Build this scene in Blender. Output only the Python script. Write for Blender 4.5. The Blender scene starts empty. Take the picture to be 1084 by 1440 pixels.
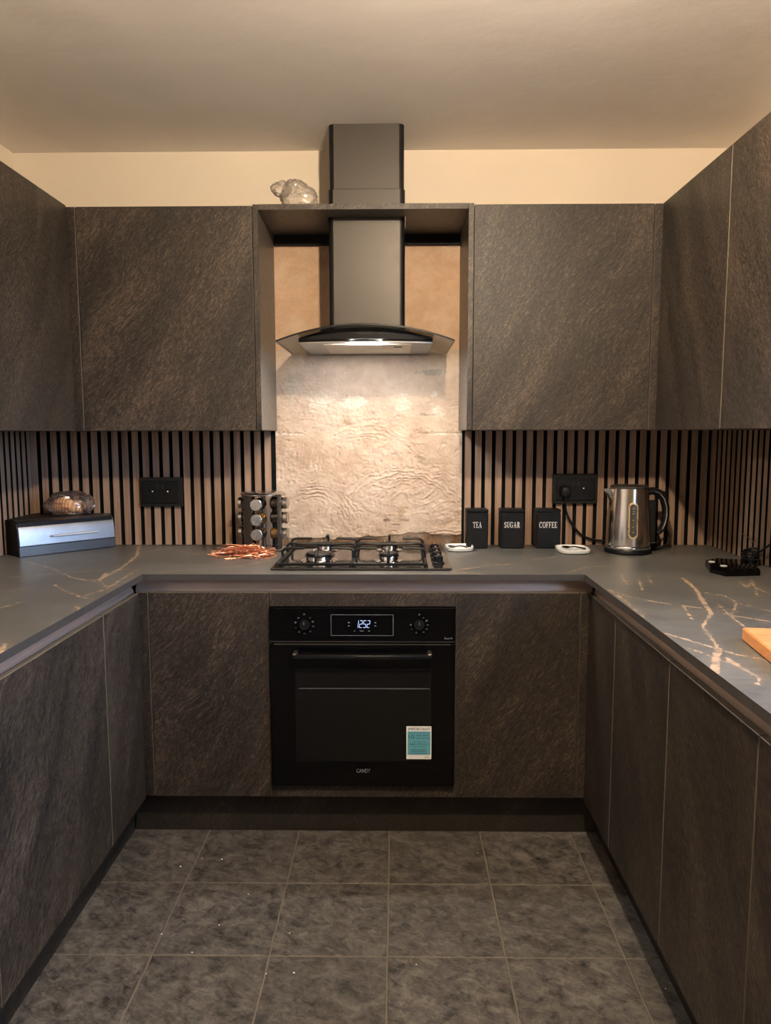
import bpy, math, random
import numpy as np
from mathutils import Vector, Matrix, noise as mnoise

scene = bpy.context.scene
C = scene.collection
PI = math.pi

# ------------------------------------------------------------------ camera
cam_d = bpy.data.cameras.new('camera')
cam = bpy.data.objects.new('camera', cam_d); C.objects.link(cam)
cam_d.sensor_fit = 'HORIZONTAL'; cam_d.sensor_width = 36.0
cam_d.lens = 36.0 * 1037.95 / 1084.0
cam_d.clip_start = 0.02; cam_d.clip_end = 60
th, ya, ro = 0.1073, -0.0139, -0.0017
F = Vector((math.sin(ya) * math.cos(th), math.cos(ya) * math.cos(th), -math.sin(th)))
R = Vector((math.cos(ya), -math.sin(ya), 0.0)); U = R.cross(F)
R2 = R * math.cos(ro) + U * math.sin(ro); U2 = -R * math.sin(ro) + U * math.cos(ro)
m3 = Matrix((R2, U2, -F)).transposed()
cam.matrix_world = Matrix.Translation((0.0, -2.92, 1.3458)) @ m3.to_4x4()
scene.camera = cam

# ------------------------------------------------------------------ light and exposure
LAMP_L = 2250.0            # radiance of the warm ceiling bulb
LED_L = 640.0              # radiance of the hood strip
SKY = 25.0                  # daylight outside the side window
scene.view_settings.view_transform = 'Standard'
scene.view_settings.look = 'None'
scene.view_settings.exposure = 0.0
scene.view_settings.gamma = 1.0
scene.view_settings.use_curve_mapping = False

world = bpy.data.worlds.new('daylight'); scene.world = world
world.use_nodes = True
wn = world.node_tree; wn.nodes.clear()
w_out = wn.nodes.new('ShaderNodeOutputWorld'); w_bg = wn.nodes.new('ShaderNodeBackground')
w_tc = wn.nodes.new('ShaderNodeTexCoord'); w_sep = wn.nodes.new('ShaderNodeSeparateXYZ')
w_ramp = wn.nodes.new('ShaderNodeValToRGB')
w_ramp.color_ramp.elements[0].position = 0.47; w_ramp.color_ramp.elements[0].color = (0.10, 0.11, 0.10, 1)
w_ramp.color_ramp.elements[1].position = 0.53; w_ramp.color_ramp.elements[1].color = (0.43, 0.65, 1.0, 1)
w_map = wn.nodes.new('ShaderNodeMapRange')
w_map.inputs['From Min'].default_value = -1; w_map.inputs['From Max'].default_value = 1
wn.links.new(w_tc.outputs['Generated'], w_sep.inputs[0]); wn.links.new(w_sep.outputs['Z'], w_map.inputs['Value'])
wn.links.new(w_map.outputs[0], w_ramp.inputs[0]); wn.links.new(w_ramp.outputs[0], w_bg.inputs['Color'])
w_bg.inputs['Strength'].default_value = SKY
wn.links.new(w_bg.outputs[0], w_out.inputs[0])

WY0, WY1, WZ0, WZ1 = -2.75, -1.46, 1.08, 2.12       # side window opening
pl = bpy.data.lights.new('window_portal', 'AREA'); pl.shape = 'RECTANGLE'
pl.size = WZ1 - WZ0; pl.size_y = WY1 - WY0
pl.cycles.is_portal = True
plo = bpy.data.objects.new('window_portal', pl); C.objects.link(plo)
plo.location = (1.254 + 0.20, (WY0 + WY1) / 2, (WZ0 + WZ1) / 2)
plo.rotation_euler = (0, PI / 2, 0)

# ------------------------------------------------------------------ room numbers (metres)
XL, XR, YF, ZC = -1.457, 1.254, -7.6, 2.406        # walls, ceiling; back wall is y = 0
TOP = 0.90                                         # worktop
XLD, XRD, YB = -0.823, 0.6135, -0.5987             # base door faces
ZDT, ZDB = 0.836, 0.149
XUL, XUR, YU = -1.109, 0.895, -0.342               # wall cabinet door faces
ZUB, ZUT = 1.354, 2.107
NXL, NXR = -0.482, 0.263                           # hood niche

# ------------------------------------------------------------------ material helpers
class NT:
    def __init__(s, name):
        s.m = bpy.data.materials.new(name); s.m.use_nodes = True
        s.t = s.m.node_tree; s.t.nodes.clear()
        s.out = s.n('OutputMaterial')
    def n(s, kind, ins=None, **props):
        nd = s.t.nodes.new('ShaderNode' + kind)
        for k, v in props.items(): setattr(nd, k, v)
        for k, v in (ins or {}).items(): s.put(nd.inputs[k], v)
        return nd
    def put(s, sock, v):
        if isinstance(v, bpy.types.NodeSocket): s.t.links.new(v, sock)
        elif isinstance(v, bpy.types.Node): s.t.links.new(v.outputs[0], sock)
        else:
            if isinstance(v, tuple) and len(v) == 3 and sock.type == 'RGBA': v = (*v, 1.0)
            sock.default_value = v
    def uv(s, rnd=True):
        tc = s.n('TexCoord')
        if not rnd: return tc.outputs['UV']
        oi = s.n('ObjectInfo')
        sc = s.n('VectorMath', {0: (7.3, 3.1, 5.7)}, operation='SCALE'); s.put(sc.inputs['Scale'], oi.outputs['Random'])
        return s.n('VectorMath', {0: tc.outputs['UV'], 1: sc.outputs[0]}, operation='ADD').outputs[0]
    def map(s, vec, rot=0.0, scale=(1, 1, 1)):
        if rot: vec = s.n('Mapping', {'Vector': vec, 'Rotation': (0, 0, rot)}).outputs[0]
        return s.n('Mapping', {'Vector': vec, 'Scale': scale}).outputs[0]
    def noise(s, vec, scale, detail=4.0, rough=0.55, dist=0.0):
        nd = s.n('TexNoise', {'Scale': scale, 'Detail': detail, 'Roughness': rough, 'Distortion': dist})
        if vec is not None: s.put(nd.inputs['Vector'], vec)
        return nd.outputs[0]
    def ramp(s, fac, stops, interp='LINEAR'):
        nd = s.n('ValToRGB', {'Fac': fac}); cr = nd.color_ramp; cr.interpolation = interp
        while len(cr.elements) < len(stops): cr.elements.new(0.5)
        for e, (p, c) in zip(cr.elements, stops):
            e.position = p; e.color = (*c, 1) if len(c) == 3 else c
        return nd.outputs[0]
    def rng(s, fac, a, b, c=0.0, d=1.0, smooth=False):
        nd = s.n('MapRange', {'Value': fac, 'From Min': a, 'From Max': b, 'To Min': c, 'To Max': d})
        if smooth: nd.interpolation_type = 'SMOOTHSTEP'
        return nd.outputs[0]
    def math(s, op, a, b=0.0):
        return s.n('Math', {0: a, 1: b}, operation=op).outputs[0]
    def mix(s, fac, a, b, mode='MIX'):
        nd = s.n('Mix', data_type='RGBA', blend_type=mode)
        s.put(nd.inputs[0], fac); s.put(nd.inputs[6], a); s.put(nd.inputs[7], b)
        return nd.outputs[2]
    def bump(s, h, strength=0.3, dist=0.002):
        return s.n('Bump', {'Height': h, 'Strength': strength, 'Distance': dist}).outputs[0]
    def bsdf(s, color=(.5, .5, .5), rough=0.5, metal=0.0, normal=None, spec=0.5, **kw):
        b = s.n('BsdfPrincipled', {'Base Color': color, 'Roughness': rough, 'Metallic': metal, 'Specular IOR Level': spec})
        if normal is not None: s.put(b.inputs['Normal'], normal)
        for k, v in kw.items(): s.put(b.inputs[k.replace('_', ' ')], v)
        s.t.links.new(b.outputs[0], s.out.inputs[0])
        return s.m

def plain(name, color, rough=0.5, metal=0.0, spec=0.5, grain=0.0, **kw):
    t = NT(name)
    nz = t.noise(t.n('TexCoord').outputs['Object'], 60.0, 3.0)
    r = t.rng(nz, 0.3, 0.7, max(0.02, rough - 0.05), min(1, rough + 0.05))
    nrm = t.bump(nz, grain, 0.001) if grain else None
    return t.bsdf(color, r, metal, nrm, spec, **kw)

def slate(name, lo, hi, rough=0.46, spec=0.42):
    t = NT(name); v = t.uv()
    warp = t.noise(v, 2.2, 2.0)
    wv = t.n('VectorMath', {0: v, 1: t.n('VectorMath', {0: (0.20, 0.07, 0.0)}, operation='SCALE').outputs[0]}, operation='ADD')
    t.put(wv.inputs[1].links[0].from_node.inputs['Scale'], warp)
    d = t.map(wv.outputs[0], rot=math.radians(-58), scale=(52, 230, 1))
    fib = t.noise(d, 1.0, 5.0, 0.62, 0.6)
    d2 = t.map(wv.outputs[0], rot=math.radians(-28), scale=(130, 290, 1))
    fib2 = t.noise(d2, 1.0, 3.0, 0.6, 0.8)
    d3 = t.map(wv.outputs[0], rot=math.radians(-62), scale=(2.0, 9, 1))
    cloud = t.noise(d3, 1.0, 3.0, 0.5, 0.4)
    f = t.math('ADD', t.math('MULTIPLY', fib, 0.62), t.math('MULTIPLY', fib2, 0.38))
    f2 = t.math('ADD', f, t.math('MULTIPLY', t.math('SUBTRACT', cloud, 0.5), 0.32))
    mid = tuple((a * 0.74 + b * 0.26) for a, b in zip(lo, hi))
    col = t.ramp(f2, [(0.37, lo), (0.53, mid), (0.68, hi)])
    return t.bsdf(col, t.rng(f2, 0.35, 0.7, rough + 0.08, rough - 0.06), 0.0, t.bump(f, 0.8, 0.0016), spec)

M = {}
M['slate'] = slate('bronze_slate_laminate', (0.0075, 0.0069, 0.0066), (0.120, 0.089, 0.066), 0.44, 0.42)
M['edge'] = plain('door_edge_band', (0.115, 0.092, 0.066), 0.45)
M['carcass'] = plain('graphite_carcass', (0.055, 0.047, 0.040), 0.5)
M['carcass_grey'] = plain('niche_board', (0.105, 0.090, 0.075), 0.42)
M['plinth'] = slate('plinth_laminate', (0.015, 0.013, 0.011), (0.06, 0.045, 0.032), 0.5)
M['rail'] = plain('bronze_anodised_rail', (0.46, 0.36, 0.30), 0.42, 0.6)
M['black'] = plain('satin_black', (0.0045, 0.005, 0.006), 0.48, spec=0.22)
M['black_matt'] = plain('matt_black_plastic', (0.008, 0.0075, 0.007), 0.6, spec=0.3)
M['felt'] = plain('black_felt', (0.006, 0.006, 0.006), 0.95, spec=0.1)
M['gloss_black'] = plain('black_glass', (0.002, 0.002, 0.0024), 0.06, spec=0.2)
M['hob_glass'] = plain('hob_black_enamel', (0.02, 0.018, 0.016), 0.09, 0.0, 0.9)
M['iron'] = plain('cast_iron', (0.005, 0.005, 0.005), 0.45, spec=0.3)
M['steel'] = plain('brushed_steel', (0.55, 0.53, 0.50), 0.24, 1.0)
M['chrome'] = plain('chrome', (0.75, 0.75, 0.75), 0.10, 1.0)
M['dark_steel'] = plain('dark_steel', (0.20, 0.185, 0.165), 0.32, 0.9)
M['white'] = plain('white_ceramic', (0.80, 0.80, 0.76), 0.25)
M['white_print'] = plain('white_print', (0.92, 0.91, 0.88), 0.6)
M['grey_print'] = plain('grey_print', (0.26, 0.26, 0.27), 0.6)
M['dim_print'] = plain('dim_print', (0.10, 0.10, 0.105), 0.6)
M['teal'] = plain('teal_print', (0.13, 0.43, 0.53), 0.5)
M['navy_print'] = plain('navy_print', (0.01, 0.05, 0.09), 0.6)
M['dark_print'] = plain('dark_print', (0.04, 0.04, 0.045), 0.6)
M['copper'] = plain('bare_copper', (0.90, 0.42, 0.25), 0.22, 0.85)
M['oven_window'] = plain('oven_window_glass', (0.0065, 0.0062, 0.0058), 0.12, spec=0.22)

def paint(name, col, bump=0.15, sc=9.0):
    t = NT(name); v = t.n('TexCoord').outputs['Object']
    a = t.noise(v, sc, 5.0, 0.6); b = t.noise(v, 2.0, 3.0)
    c = t.mix(t.rng(b, 0.35, 0.65), tuple(x * 0.95 for x in col), col)
    return t.bsdf(c, 0.85, 0, t.bump(a, bump, 0.01), 0.25)
M['cream'] = paint('cream_wall_paint', (0.76, 0.665, 0.545))
M['ceiling'] = paint('off_white_ceiling_paint', (0.89, 0.83, 0.775), 0.35, 5.0)

def mk_wood(name, lo, hi, rot=0.0, gs=(70, 3.0, 1), rough=0.55):
    t = NT(name); v = t.uv()
    d = t.map(v, rot=rot, scale=gs)
    g = t.noise(d, 1.0, 5.0, 0.6, 0.3)
    fine = t.noise(t.map(v, rot=rot, scale=(gs[0] * 6, gs[1] * 4, 1)), 1.0, 2.0)
    oi = t.n('ObjectInfo')
    f = t.math('ADD', t.math('ADD', g, t.math('MULTIPLY', t.math('SUBTRACT', fine, 0.5), 0.25)),
               t.math('MULTIPLY', t.math('SUBTRACT', oi.outputs['Random'], 0.5), 0.14))
    return t.bsdf(t.ramp(f, [(0.3, lo), (0.7, hi)]), rough, 0, t.bump(g, 0.12, 0.001), 0.35)
M['slat'] = mk_wood('smoked_oak_slat', (0.220, 0.135, 0.090), (0.400, 0.270, 0.190))
M['board'] = mk_wood('chopping_board_wood', (0.50, 0.19, 0.065), (0.68, 0.31, 0.12), rot=0.25, gs=(5, 26, 1), rough=0.5)

def mk_tile():
    t = NT('slate_floor_tile'); v = t.uv()
    a = t.noise(v, 19.0, 8.0, 0.74, 0.5)
    b = t.noise(t.map(v, rot=0.5, scale=(24, 48, 1)), 1.0, 8.0, 0.72, 1.2)
    crack = t.rng(t.math('ABSOLUTE', t.math('SUBTRACT', t.noise(t.map(v, rot=0.4, scale=(18, 34, 1)), 1.0, 5.0, 0.65, 1.8), 0.5)), 0.0, 0.02, 1.0, 0.0)
    cm = t.math('MULTIPLY', crack, t.rng(t.noise(v, 9.0, 2.0), 0.48, 0.62))
    col = t.ramp(t.math('ADD', t.math('MULTIPLY', a, 0.55), t.math('MULTIPLY', b, 0.45)),
                 [(0.405, (0.030, 0.027, 0.025)), (0.50, (0.098, 0.088, 0.080)), (0.60, (0.172, 0.154, 0.140))])
    col = t.mix(t.math('MULTIPLY', cm, 0.9), col, (0.022, 0.019, 0.017))
    oi = t.n('ObjectInfo')
    col = t.mix(t.rng(oi.outputs['Random'], 0, 1, 0.0, 0.22), col, (0.045, 0.039, 0.034))
    h = t.math('SUBTRACT', t.math('MULTIPLY', b, 0.8), t.math('MULTIPLY', cm, 0.5))
    return t.bsdf(col, t.rng(b, 0.3, 0.7, 0.38, 0.55), 0, t.bump(h, 0.6, 0.003), 0.4)
M['tile'] = mk_tile()
M['grout'] = plain('sandy_grout', (0.175, 0.145, 0.11), 0.9)

def mk_worktop():
    t = NT('veined_stone_laminate'); v = t.n('TexCoord').outputs['Object']
    at = t.n('Attribute', attribute_name='vein', attribute_type='GEOMETRY').outputs['Fac']
    j = t.math('MULTIPLY', t.math('SUBTRACT', t.noise(v, 55.0, 5.0, 0.7), 0.5), 0.024)
    brk = t.rng(t.noise(v, 26.0, 3.0, 0.6), 0.36, 0.55)
    core = t.rng(t.math('ADD', at, j), 0.0000, 0.0022, 1.0, 0.0, True)
    core = t.math('MULTIPLY', core, t.math('ADD', t.math('MULTIPLY', brk, 0.75), 0.18))
    halo = t.rng(t.math('ADD', at, j), 0.0, 0.022, 0.16, 0.0, True)
    wv = t.n('VectorMath', {0: v, 1: t.n('TexNoise', {'Vector': v, 'Scale': 3.0, 'Detail': 4.0}).outputs[1]}, operation='ADD').outputs[0]
    hair = t.n('TexVoronoi', {'Vector': t.map(wv, rot=0.5, scale=(2.2, 4.2, 1)), 'Scale': 1.0}, feature='DISTANCE_TO_EDGE').outputs[0]
    hm = t.math('MULTIPLY', t.rng(hair, 0.0, 0.012, 1.0, 0.0), t.rng(t.noise(v, 2.6, 2.0), 0.50, 0.68, 0.0, 0.4))
    st = t.noise(t.map(v, rot=0.12, scale=(14, 75, 1)), 1.0, 6.0, 0.70, 0.8)
    cl = t.noise(v, 3.5, 3.0)
    col = t.ramp(t.math('ADD', t.math('MULTIPLY', st, 0.6), t.math('MULTIPLY', cl, 0.4)),
                 [(0.38, (0.074, 0.071, 0.065)), (0.50, (0.112, 0.109, 0.100)), (0.62, (0.155, 0.149, 0.136))])
    col = t.mix(hm, col, (0.30, 0.24, 0.17))
    col = t.mix(halo, col, (0.24, 0.17, 0.11))
    col = t.mix(core, col, (0.50, 0.34, 0.22))
    return t.bsdf(col, t.rng(st, 0.3, 0.7, 0.33, 0.43), 0, t.bump(st, 0.08, 0.001), 0.5)
M['worktop'] = mk_worktop()
M['worktop_edge'] = plain('worktop_edge', (0.052, 0.048, 0.046), 0.4)

def mk_plaster():
    t = NT('bare_plaster'); v = t.n('TexCoord').outputs['Object']
    a = t.n('Attribute', attribute_name='tint', attribute_type='GEOMETRY').outputs['Color']
    nz = t.noise(v, 70.0, 5.0, 0.65); n2 = t.noise(v, 9.0, 4.0)
    c = t.mix(t.rng(nz, 0.35, 0.65, 0.0, 0.22), a, (0.42, 0.29, 0.20))
    c = t.mix(t.rng(n2, 0.5, 0.7, 0.0, 0.30), c, (0.74, 0.63, 0.51))
    return t.bsdf(c, 0.8, 0, t.bump(nz, 0.7, 0.004), 0.3)
M['plaster'] = mk_plaster()

def emit(name, col, strength):
    t = NT(name); e = t.n('Emission', {'Color': col, 'Strength': strength})
    t.t.links.new(e.outputs[0], t.out.inputs[0]); return t.m
M['bulb'] = emit('warm_bulb_glow', (1.0, 0.80, 0.57), LAMP_L)
M['led'] = emit('hood_light_glow', (1.0, 0.98, 0.94), LED_L)
M['digits'] = emit('clock_digits', (0.50, 0.62, 1.0), 1.6)

def clear(name, tint, gloss=0.12, rough=0.05, diff=0.0, dcol=(.7, .65, .6)):
    t = NT(name)
    tr = t.n('BsdfTransparent', {'Color': tint}); gl = t.n('BsdfGlossy', {'Roughness': rough})
    lw = t.n('LayerWeight', {'Blend': 0.35})
    fac = t.rng(lw.outputs['Fresnel'], 0.0, 1.0, gloss * 0.5, min(1, gloss * 4))
    mx = t.n('MixShader', {0: fac, 1: tr, 2: gl})
    if diff:
        nz = t.noise(t.n('TexCoord').outputs['Object'], 40.0, 3.0)
        df = t.n('BsdfDiffuse', {'Color': dcol})
        mx2 = t.n('MixShader', {0: t.rng(nz, 0.3, 0.7, diff * 0.6, diff * 1.4), 1: mx, 2: df}); mx = mx2
    t.t.links.new(mx.outputs[0], t.out.inputs[0]); return t.m
M['pane'] = clear('window_glass', (0.95, 0.97, 1.0), 0.1)
M['canopy'] = clear('canopy_glass', (0.72, 0.74, 0.72), 0.16, 0.03)
M['jar_glass'] = clear('jar_glass', (0.62, 0.58, 0.52), 0.25)
M['bag'] = clear('clear_plastic_film', (0.96, 0.94, 0.92), 0.20, 0.15, 0.22, (0.66, 0.60, 0.54))
M['bread_film'] = clear('bread_bag_film', (0.98, 0.96, 0.96), 0.26, 0.10, 0.05, (0.80, 0.70, 0.68))
M['frame'] = plain('white_window_frame', (0.75, 0.75, 0.74), 0.4)

def mk_bread():
    t = NT('bread_crust'); v = t.n('TexCoord').outputs['Object']
    w = t.n('TexWave', {'Vector': v, 'Scale': 30.0, 'Distortion': 3.0, 'Detail': 2.0}).outputs[1]
    return t.bsdf(t.ramp(w, [(0.2, (0.60, 0.25, 0.07)), (0.8, (0.90, 0.55, 0.25))]), 0.6, 0, t.bump(w, 0.4, 0.003), 0.3)
M['bread'] = mk_bread()

def mk_brushed(name, col, rough, aniso_v):
    t = NT(name); v = t.n('TexCoord').outputs['Object']
    b = t.noise(t.n('Mapping', {'Vector': v, 'Scale': aniso_v}).outputs[0], 1.0, 3.0)
    s = t.noise(v, 14.0, 3.0)
    return t.bsdf(t.mix(t.rng(s, 0.35, 0.65), tuple(x * 0.86 for x in col), col), t.rng(b, 0.3, 0.7, rough - 0.03, rough + 0.03), 1.0)
M['kettle'] = mk_brushed('kettle_steel', (0.74, 0.69, 0.62), 0.17, (20, 20, 40))
M['bin_steel'] = mk_brushed('bread_bin_steel', (0.36, 0.36, 0.36), 0.36, (30, 30, 20))
M['bin_dim_reflect'] = mk_brushed('bread_bin_steel_dim_reflection', (0.15, 0.15, 0.15), 0.36, (30, 30, 20))  # same steel darkened; the upright band's dimmer reflection is in the colour
M['bar'] = plain('satin_bar_steel', (0.75, 0.75, 0.75), 0.42, 0.5)
M['hood_metal'] = plain('charcoal_hood_metal', (0.058, 0.050, 0.042), 0.42, 0.25, 0.4)
M['hood_under'] = plain('hood_underside_metal', (0.36, 0.35, 0.33), 0.4, 0.6)
M['filter'] = plain('hood_filter_panel', (0.62, 0.57, 0.47), 0.45, 0.3)
M['hood_black'] = plain('hood_black_front', (0.006, 0.006, 0.0065), 0.38, spec=0.35)
M['spice_brown'] = plain('ground_spice', (0.16, 0.085, 0.03), 0.9)
M['spice_yellow'] = plain('yellow_spice', (0.62, 0.34, 0.03), 0.85)
M['spice_dark'] = plain('dark_spice', (0.05, 0.03, 0.02), 0.9)
M['gauge'] = plain('gauge_window', (0.055, 0.050, 0.042), 0.2)
M['grey_button'] = plain('silver_button', (0.60, 0.60, 0.58), 0.4)
M['gold'] = plain('gilt_rim', (0.85, 0.70, 0.42), 0.30, 0.8)

# ------------------------------------------------------------------ mesh builder
class MB:
    def __init__(s): s.v = []; s.f = []; s.mi = []; s.T = None
    def add(s, vs, fs, mat=0):
        o = len(s.v)
        if s.T is not None: vs = [tuple(s.T @ Vector(p)) for p in vs]
        s.v += [tuple(p) for p in vs]
        for f in fs: s.f.append(tuple(o + i for i in f)); s.mi.append(mat)
        return s
    def box(s, x0, x1, y0, y1, z0, z1, bev=0.0, mat=0, face=None, emat=1):
        """chamfered box; face = axis whose two big faces keep mat while the rest take emat"""
        x0, x1 = min(x0, x1), max(x0, x1); y0, y1 = min(y0, y1), max(y0, y1); z0, z1 = min(z0, z1), max(z0, z1)
        lo = (x0, y0, z0); hi = (x1, y1, z1); ce = Vector([(a + b) / 2 for a, b in zip(lo, hi)])
        b = min(bev, *[(h - l) * 0.45 for l, h in zip(lo, hi)])
        vs = []; idx = {}
        sg = [(a, c, d) for a in (0, 1) for c in (0, 1) for d in (0, 1)]
        if b <= 0:
            for k in sg: idx[k] = len(vs); vs.append([hi[i] if k[i] else lo[i] for i in range(3)])
            fl = []
            for ax in range(3):
                o1, o2 = [i for i in range(3) if i != ax]
                for sd in (0, 1):
                    q = []
                    for a, c in ((0, 0), (1, 0), (1, 1), (0, 1)):
                        k = [0, 0, 0]; k[ax] = sd; k[o1] = a; k[o2] = c; q.append(idx[tuple(k)])
                    fl.append((q, ax))
        else:
            for k in sg:
                for ax in range(3):
                    p = [(hi[i] if k[i] else lo[i]) if i == ax else ((hi[i] - b) if k[i] else (lo[i] + b)) for i in range(3)]
                    idx[(k, ax)] = len(vs); vs.append(p)
            fl = []
            for ax in range(3):
                o1, o2 = [i for i in range(3) if i != ax]
                for sd in (0, 1):
                    q = []
                    for a, c in ((0, 0), (1, 0), (1, 1), (0, 1)):
                        k = [0, 0, 0]; k[ax] = sd; k[o1] = a; k[o2] = c; q.append(idx[(tuple(k), ax)])
                    fl.append((q, ax))
            for ax in range(3):                      # edges running along ax
                o1, o2 = [i for i in range(3) if i != ax]
                for a in (0, 1):
                    for c in (0, 1):
                        k0 = [0, 0, 0]; k1 = [0, 0, 0]; k1[ax] = 1
                        for k in (k0, k1): k[o1] = a; k[o2] = c
                        k0, k1 = tuple(k0), tuple(k1)
                        fl.append(([idx[(k0, o1)], idx[(k1, o1)], idx[(k1, o2)], idx[(k0, o2)]], -1))
            for k in sg: fl.append(([idx[(k, i)] for i in range(3)], -1))
        fs = []; ms = []
        for q, ax in fl:
            p = [Vector(vs[i]) for i in q]
            nrm = (p[1] - p[0]).cross(p[2] - p[0])
            c = sum(p, Vector()) / len(p)
            if nrm.dot(c - ce) < 0: q = q[::-1]
            fs.append(q); ms.append(mat if (face is None or ax == face) else emat)
        o = len(s.v)
        if s.T is not None: vs = [tuple(s.T @ Vector(p)) for p in vs]
        s.v += [tuple(p) for p in vs]
        for f, m in zip(fs, ms): s.f.append(tuple(o + i for i in f)); s.mi.append(m)
        return s
    def lathe(s, cx, cy, prof, n=32, mat=0, rx=1.0, ry=1.0, ex=2.0, cap0=True, cap1=True, z0=0.0):
        """prof: (radius, z) bottom to top; footprint is a superellipse of exponent ex"""
        vs = []; fs = []
        for r, z in prof:
            for i in range(n):
                a = 2 * PI * i / n; c, d = math.cos(a), math.sin(a)
                q = (abs(c) ** ex + abs(d) ** ex) ** (-1.0 / ex)
                vs.append((cx + r * rx * c * q, cy + r * ry * d * q, z0 + z))
        for k in range(len(prof) - 1):
            for i in range(n):
                j = (i + 1) % n
                fs.append((k * n + i, k * n + j, (k + 1) * n + j, (k + 1) * n + i))
        if cap0: fs.append(tuple(range(n - 1, -1, -1)))
        if cap1: fs.append(tuple((len(prof) - 1) * n + i for i in range(n)))
        return s.add(vs, fs, mat)
    def cyl(s, a, b, r, n=16, mat=0, r2=None):
        return s.tube([a, b], [r, r if r2 is None else r2], n, mat)
    def tube(s, path, r, n=8, mat=0, caps=True, flat=1.0):
        P = [Vector(p) for p in path]
        rs = r if isinstance(r, (list, tuple)) else [r] * len(P)
        tan = []
        for i in range(len(P)):
            t = (P[min(i + 1, len(P) - 1)] - P[max(i - 1, 0)])
            tan.append(t.normalized() if t.length > 1e-9 else Vector((0, 0, 1)))
        up = Vector((0, 0, 1)) if abs(tan[0].z) < 0.9 else Vector((1, 0, 0))
        u = (up - tan[0] * up.dot(tan[0])).normalized()
        vs = []; fs = []
        for i, p in enumerate(P):
            u = (u - tan[i] * u.dot(tan[i])); u = u.normalized() if u.length > 1e-6 else Vector((1, 0, 0))
            w = tan[i].cross(u)
            for k in range(n):
                a = 2 * PI * k / n
                vs.append(p + u * (math.cos(a) * rs[i]) + w * (math.sin(a) * rs[i] * flat))
        for i in range(len(P) - 1):
            for k in range(n):
                j = (k + 1) % n
                fs.append((i * n + k, i * n + j, (i + 1) * n + j, (i + 1) * n + k))
        if caps:
            fs.append(tuple(range(n - 1, -1, -1))); fs.append(tuple((len(P) - 1) * n + k for k in range(n)))
        return s.add(vs, fs, mat)
    def prism(s, poly, z0, z1, mat=0, axis=2):
        """poly: 2-D outline counter-clockwise seen from +axis (axis 2: x,y; 1: x,z extruded in y; 0: y,z extruded in x)"""
        n = len(poly)
        def P(a, b, h): return (a, b, h) if axis == 2 else ((a, h, b) if axis == 1 else (h, a, b))
        vs = [P(a, b, z0) for a, b in poly] + [P(a, b, z1) for a, b in poly]
        area = sum(poly[i][0] * poly[(i + 1) % n][1] - poly[(i + 1) % n][0] * poly[i][1] for i in range(n))
        fl = (area < 0) != (axis == 1)
        fs = [tuple(range(n - 1, -1, -1)), tuple(range(n, 2 * n))] + [(i, (i + 1) % n, n + (i + 1) % n, n + i) for i in range(n)]
        if (z1 < z0): fl = not fl
        if fl: fs = [f[::-1] for f in fs]
        return s.add(vs, fs, mat)
    def grid(s, pts, mat=0, flip=False):
        nr, nc = len(pts), len(pts[0]); vs = [p for row in pts for p in row]; fs = []
        for i in range(nr - 1):
            for j in range(nc - 1):
                f = (i * nc + j, i * nc + j + 1, (i + 1) * nc + j + 1, (i + 1) * nc + j)
                fs.append(f[::-1] if flip else f)
        return s.add(vs, fs, mat)
    def mesh(s, name, mats, off=(0, 0, 0), smooth=None):
        me = bpy.data.meshes.new(name)
        ox, oy, oz = off
        me.from_pydata([(a - ox, b - oy, c - oz) for a, b, c in s.v], [], s.f)
        for m in (mats if isinstance(mats, (list, tuple)) else [mats]): me.materials.append(M[m])
        me.polygons.foreach_set('material_index', s.mi)
        box_uv(me)
        if smooth is not None:
            me.polygons.foreach_set('use_smooth', [True] * len(me.polygons))
            me.set_sharp_from_angle(angle=math.radians(smooth))
        me.update(); return me
    def build(s, name, mats, parent=None, smooth=None, org=None):
        off = W(parent) if parent is not None else (org or (0, 0, 0))
        me = s.mesh(name, mats, off, smooth)
        o = bpy.data.objects.new(name, me); C.objects.link(o)
        if parent is not None: o.parent = parent; ORG[o.name] = off
        else: o.location = off; ORG[o.name] = tuple(off)
        return o

ORG = {}
def W(o): return ORG[o.name]
def box_uv(me):
    n = len(me.loops)
    co = np.empty(len(me.vertices) * 3); me.vertices.foreach_get('co', co); co = co.reshape(-1, 3)
    li = np.empty(n, dtype=np.int32); me.loops.foreach_get('vertex_index', li)
    pn = np.empty(len(me.polygons) * 3); me.polygons.foreach_get('normal', pn); pn = np.abs(pn.reshape(-1, 3))
    lt = np.empty(len(me.polygons), dtype=np.int32); me.polygons.foreach_get('loop_total', lt)
    ax = np.repeat(pn.argmax(1), lt); p = co[li]
    u = np.where(ax == 0, p[:, 1], p[:, 0]); v = np.where(ax == 2, p[:, 1], p[:, 2])
    l = me.uv_layers.new(name='UVMap'); l.data.foreach_set('uv', np.stack([u, v], 1).ravel())

def tag(o, label, cat, group=None):
    o['label'] = label; o['category'] = cat
    if group: o['group'] = group
    return o
def thing(name, loc, label, cat, group=None):
    o = bpy.data.objects.new(name, None); C.objects.link(o); o.location = loc
    o.empty_display_size = 0.05; ORG[o.name] = tuple(loc)
    return tag(o, label, cat, group)
def struct(o): o['kind'] = 'structure'; return o
def place(me, name, parent, loc):
    """another piece that shares a mesh, at loc in the parent's frame"""
    o = bpy.data.objects.new(name, me); C.objects.link(o)
    if parent: o.parent = parent
    o.location = loc; return o

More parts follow.
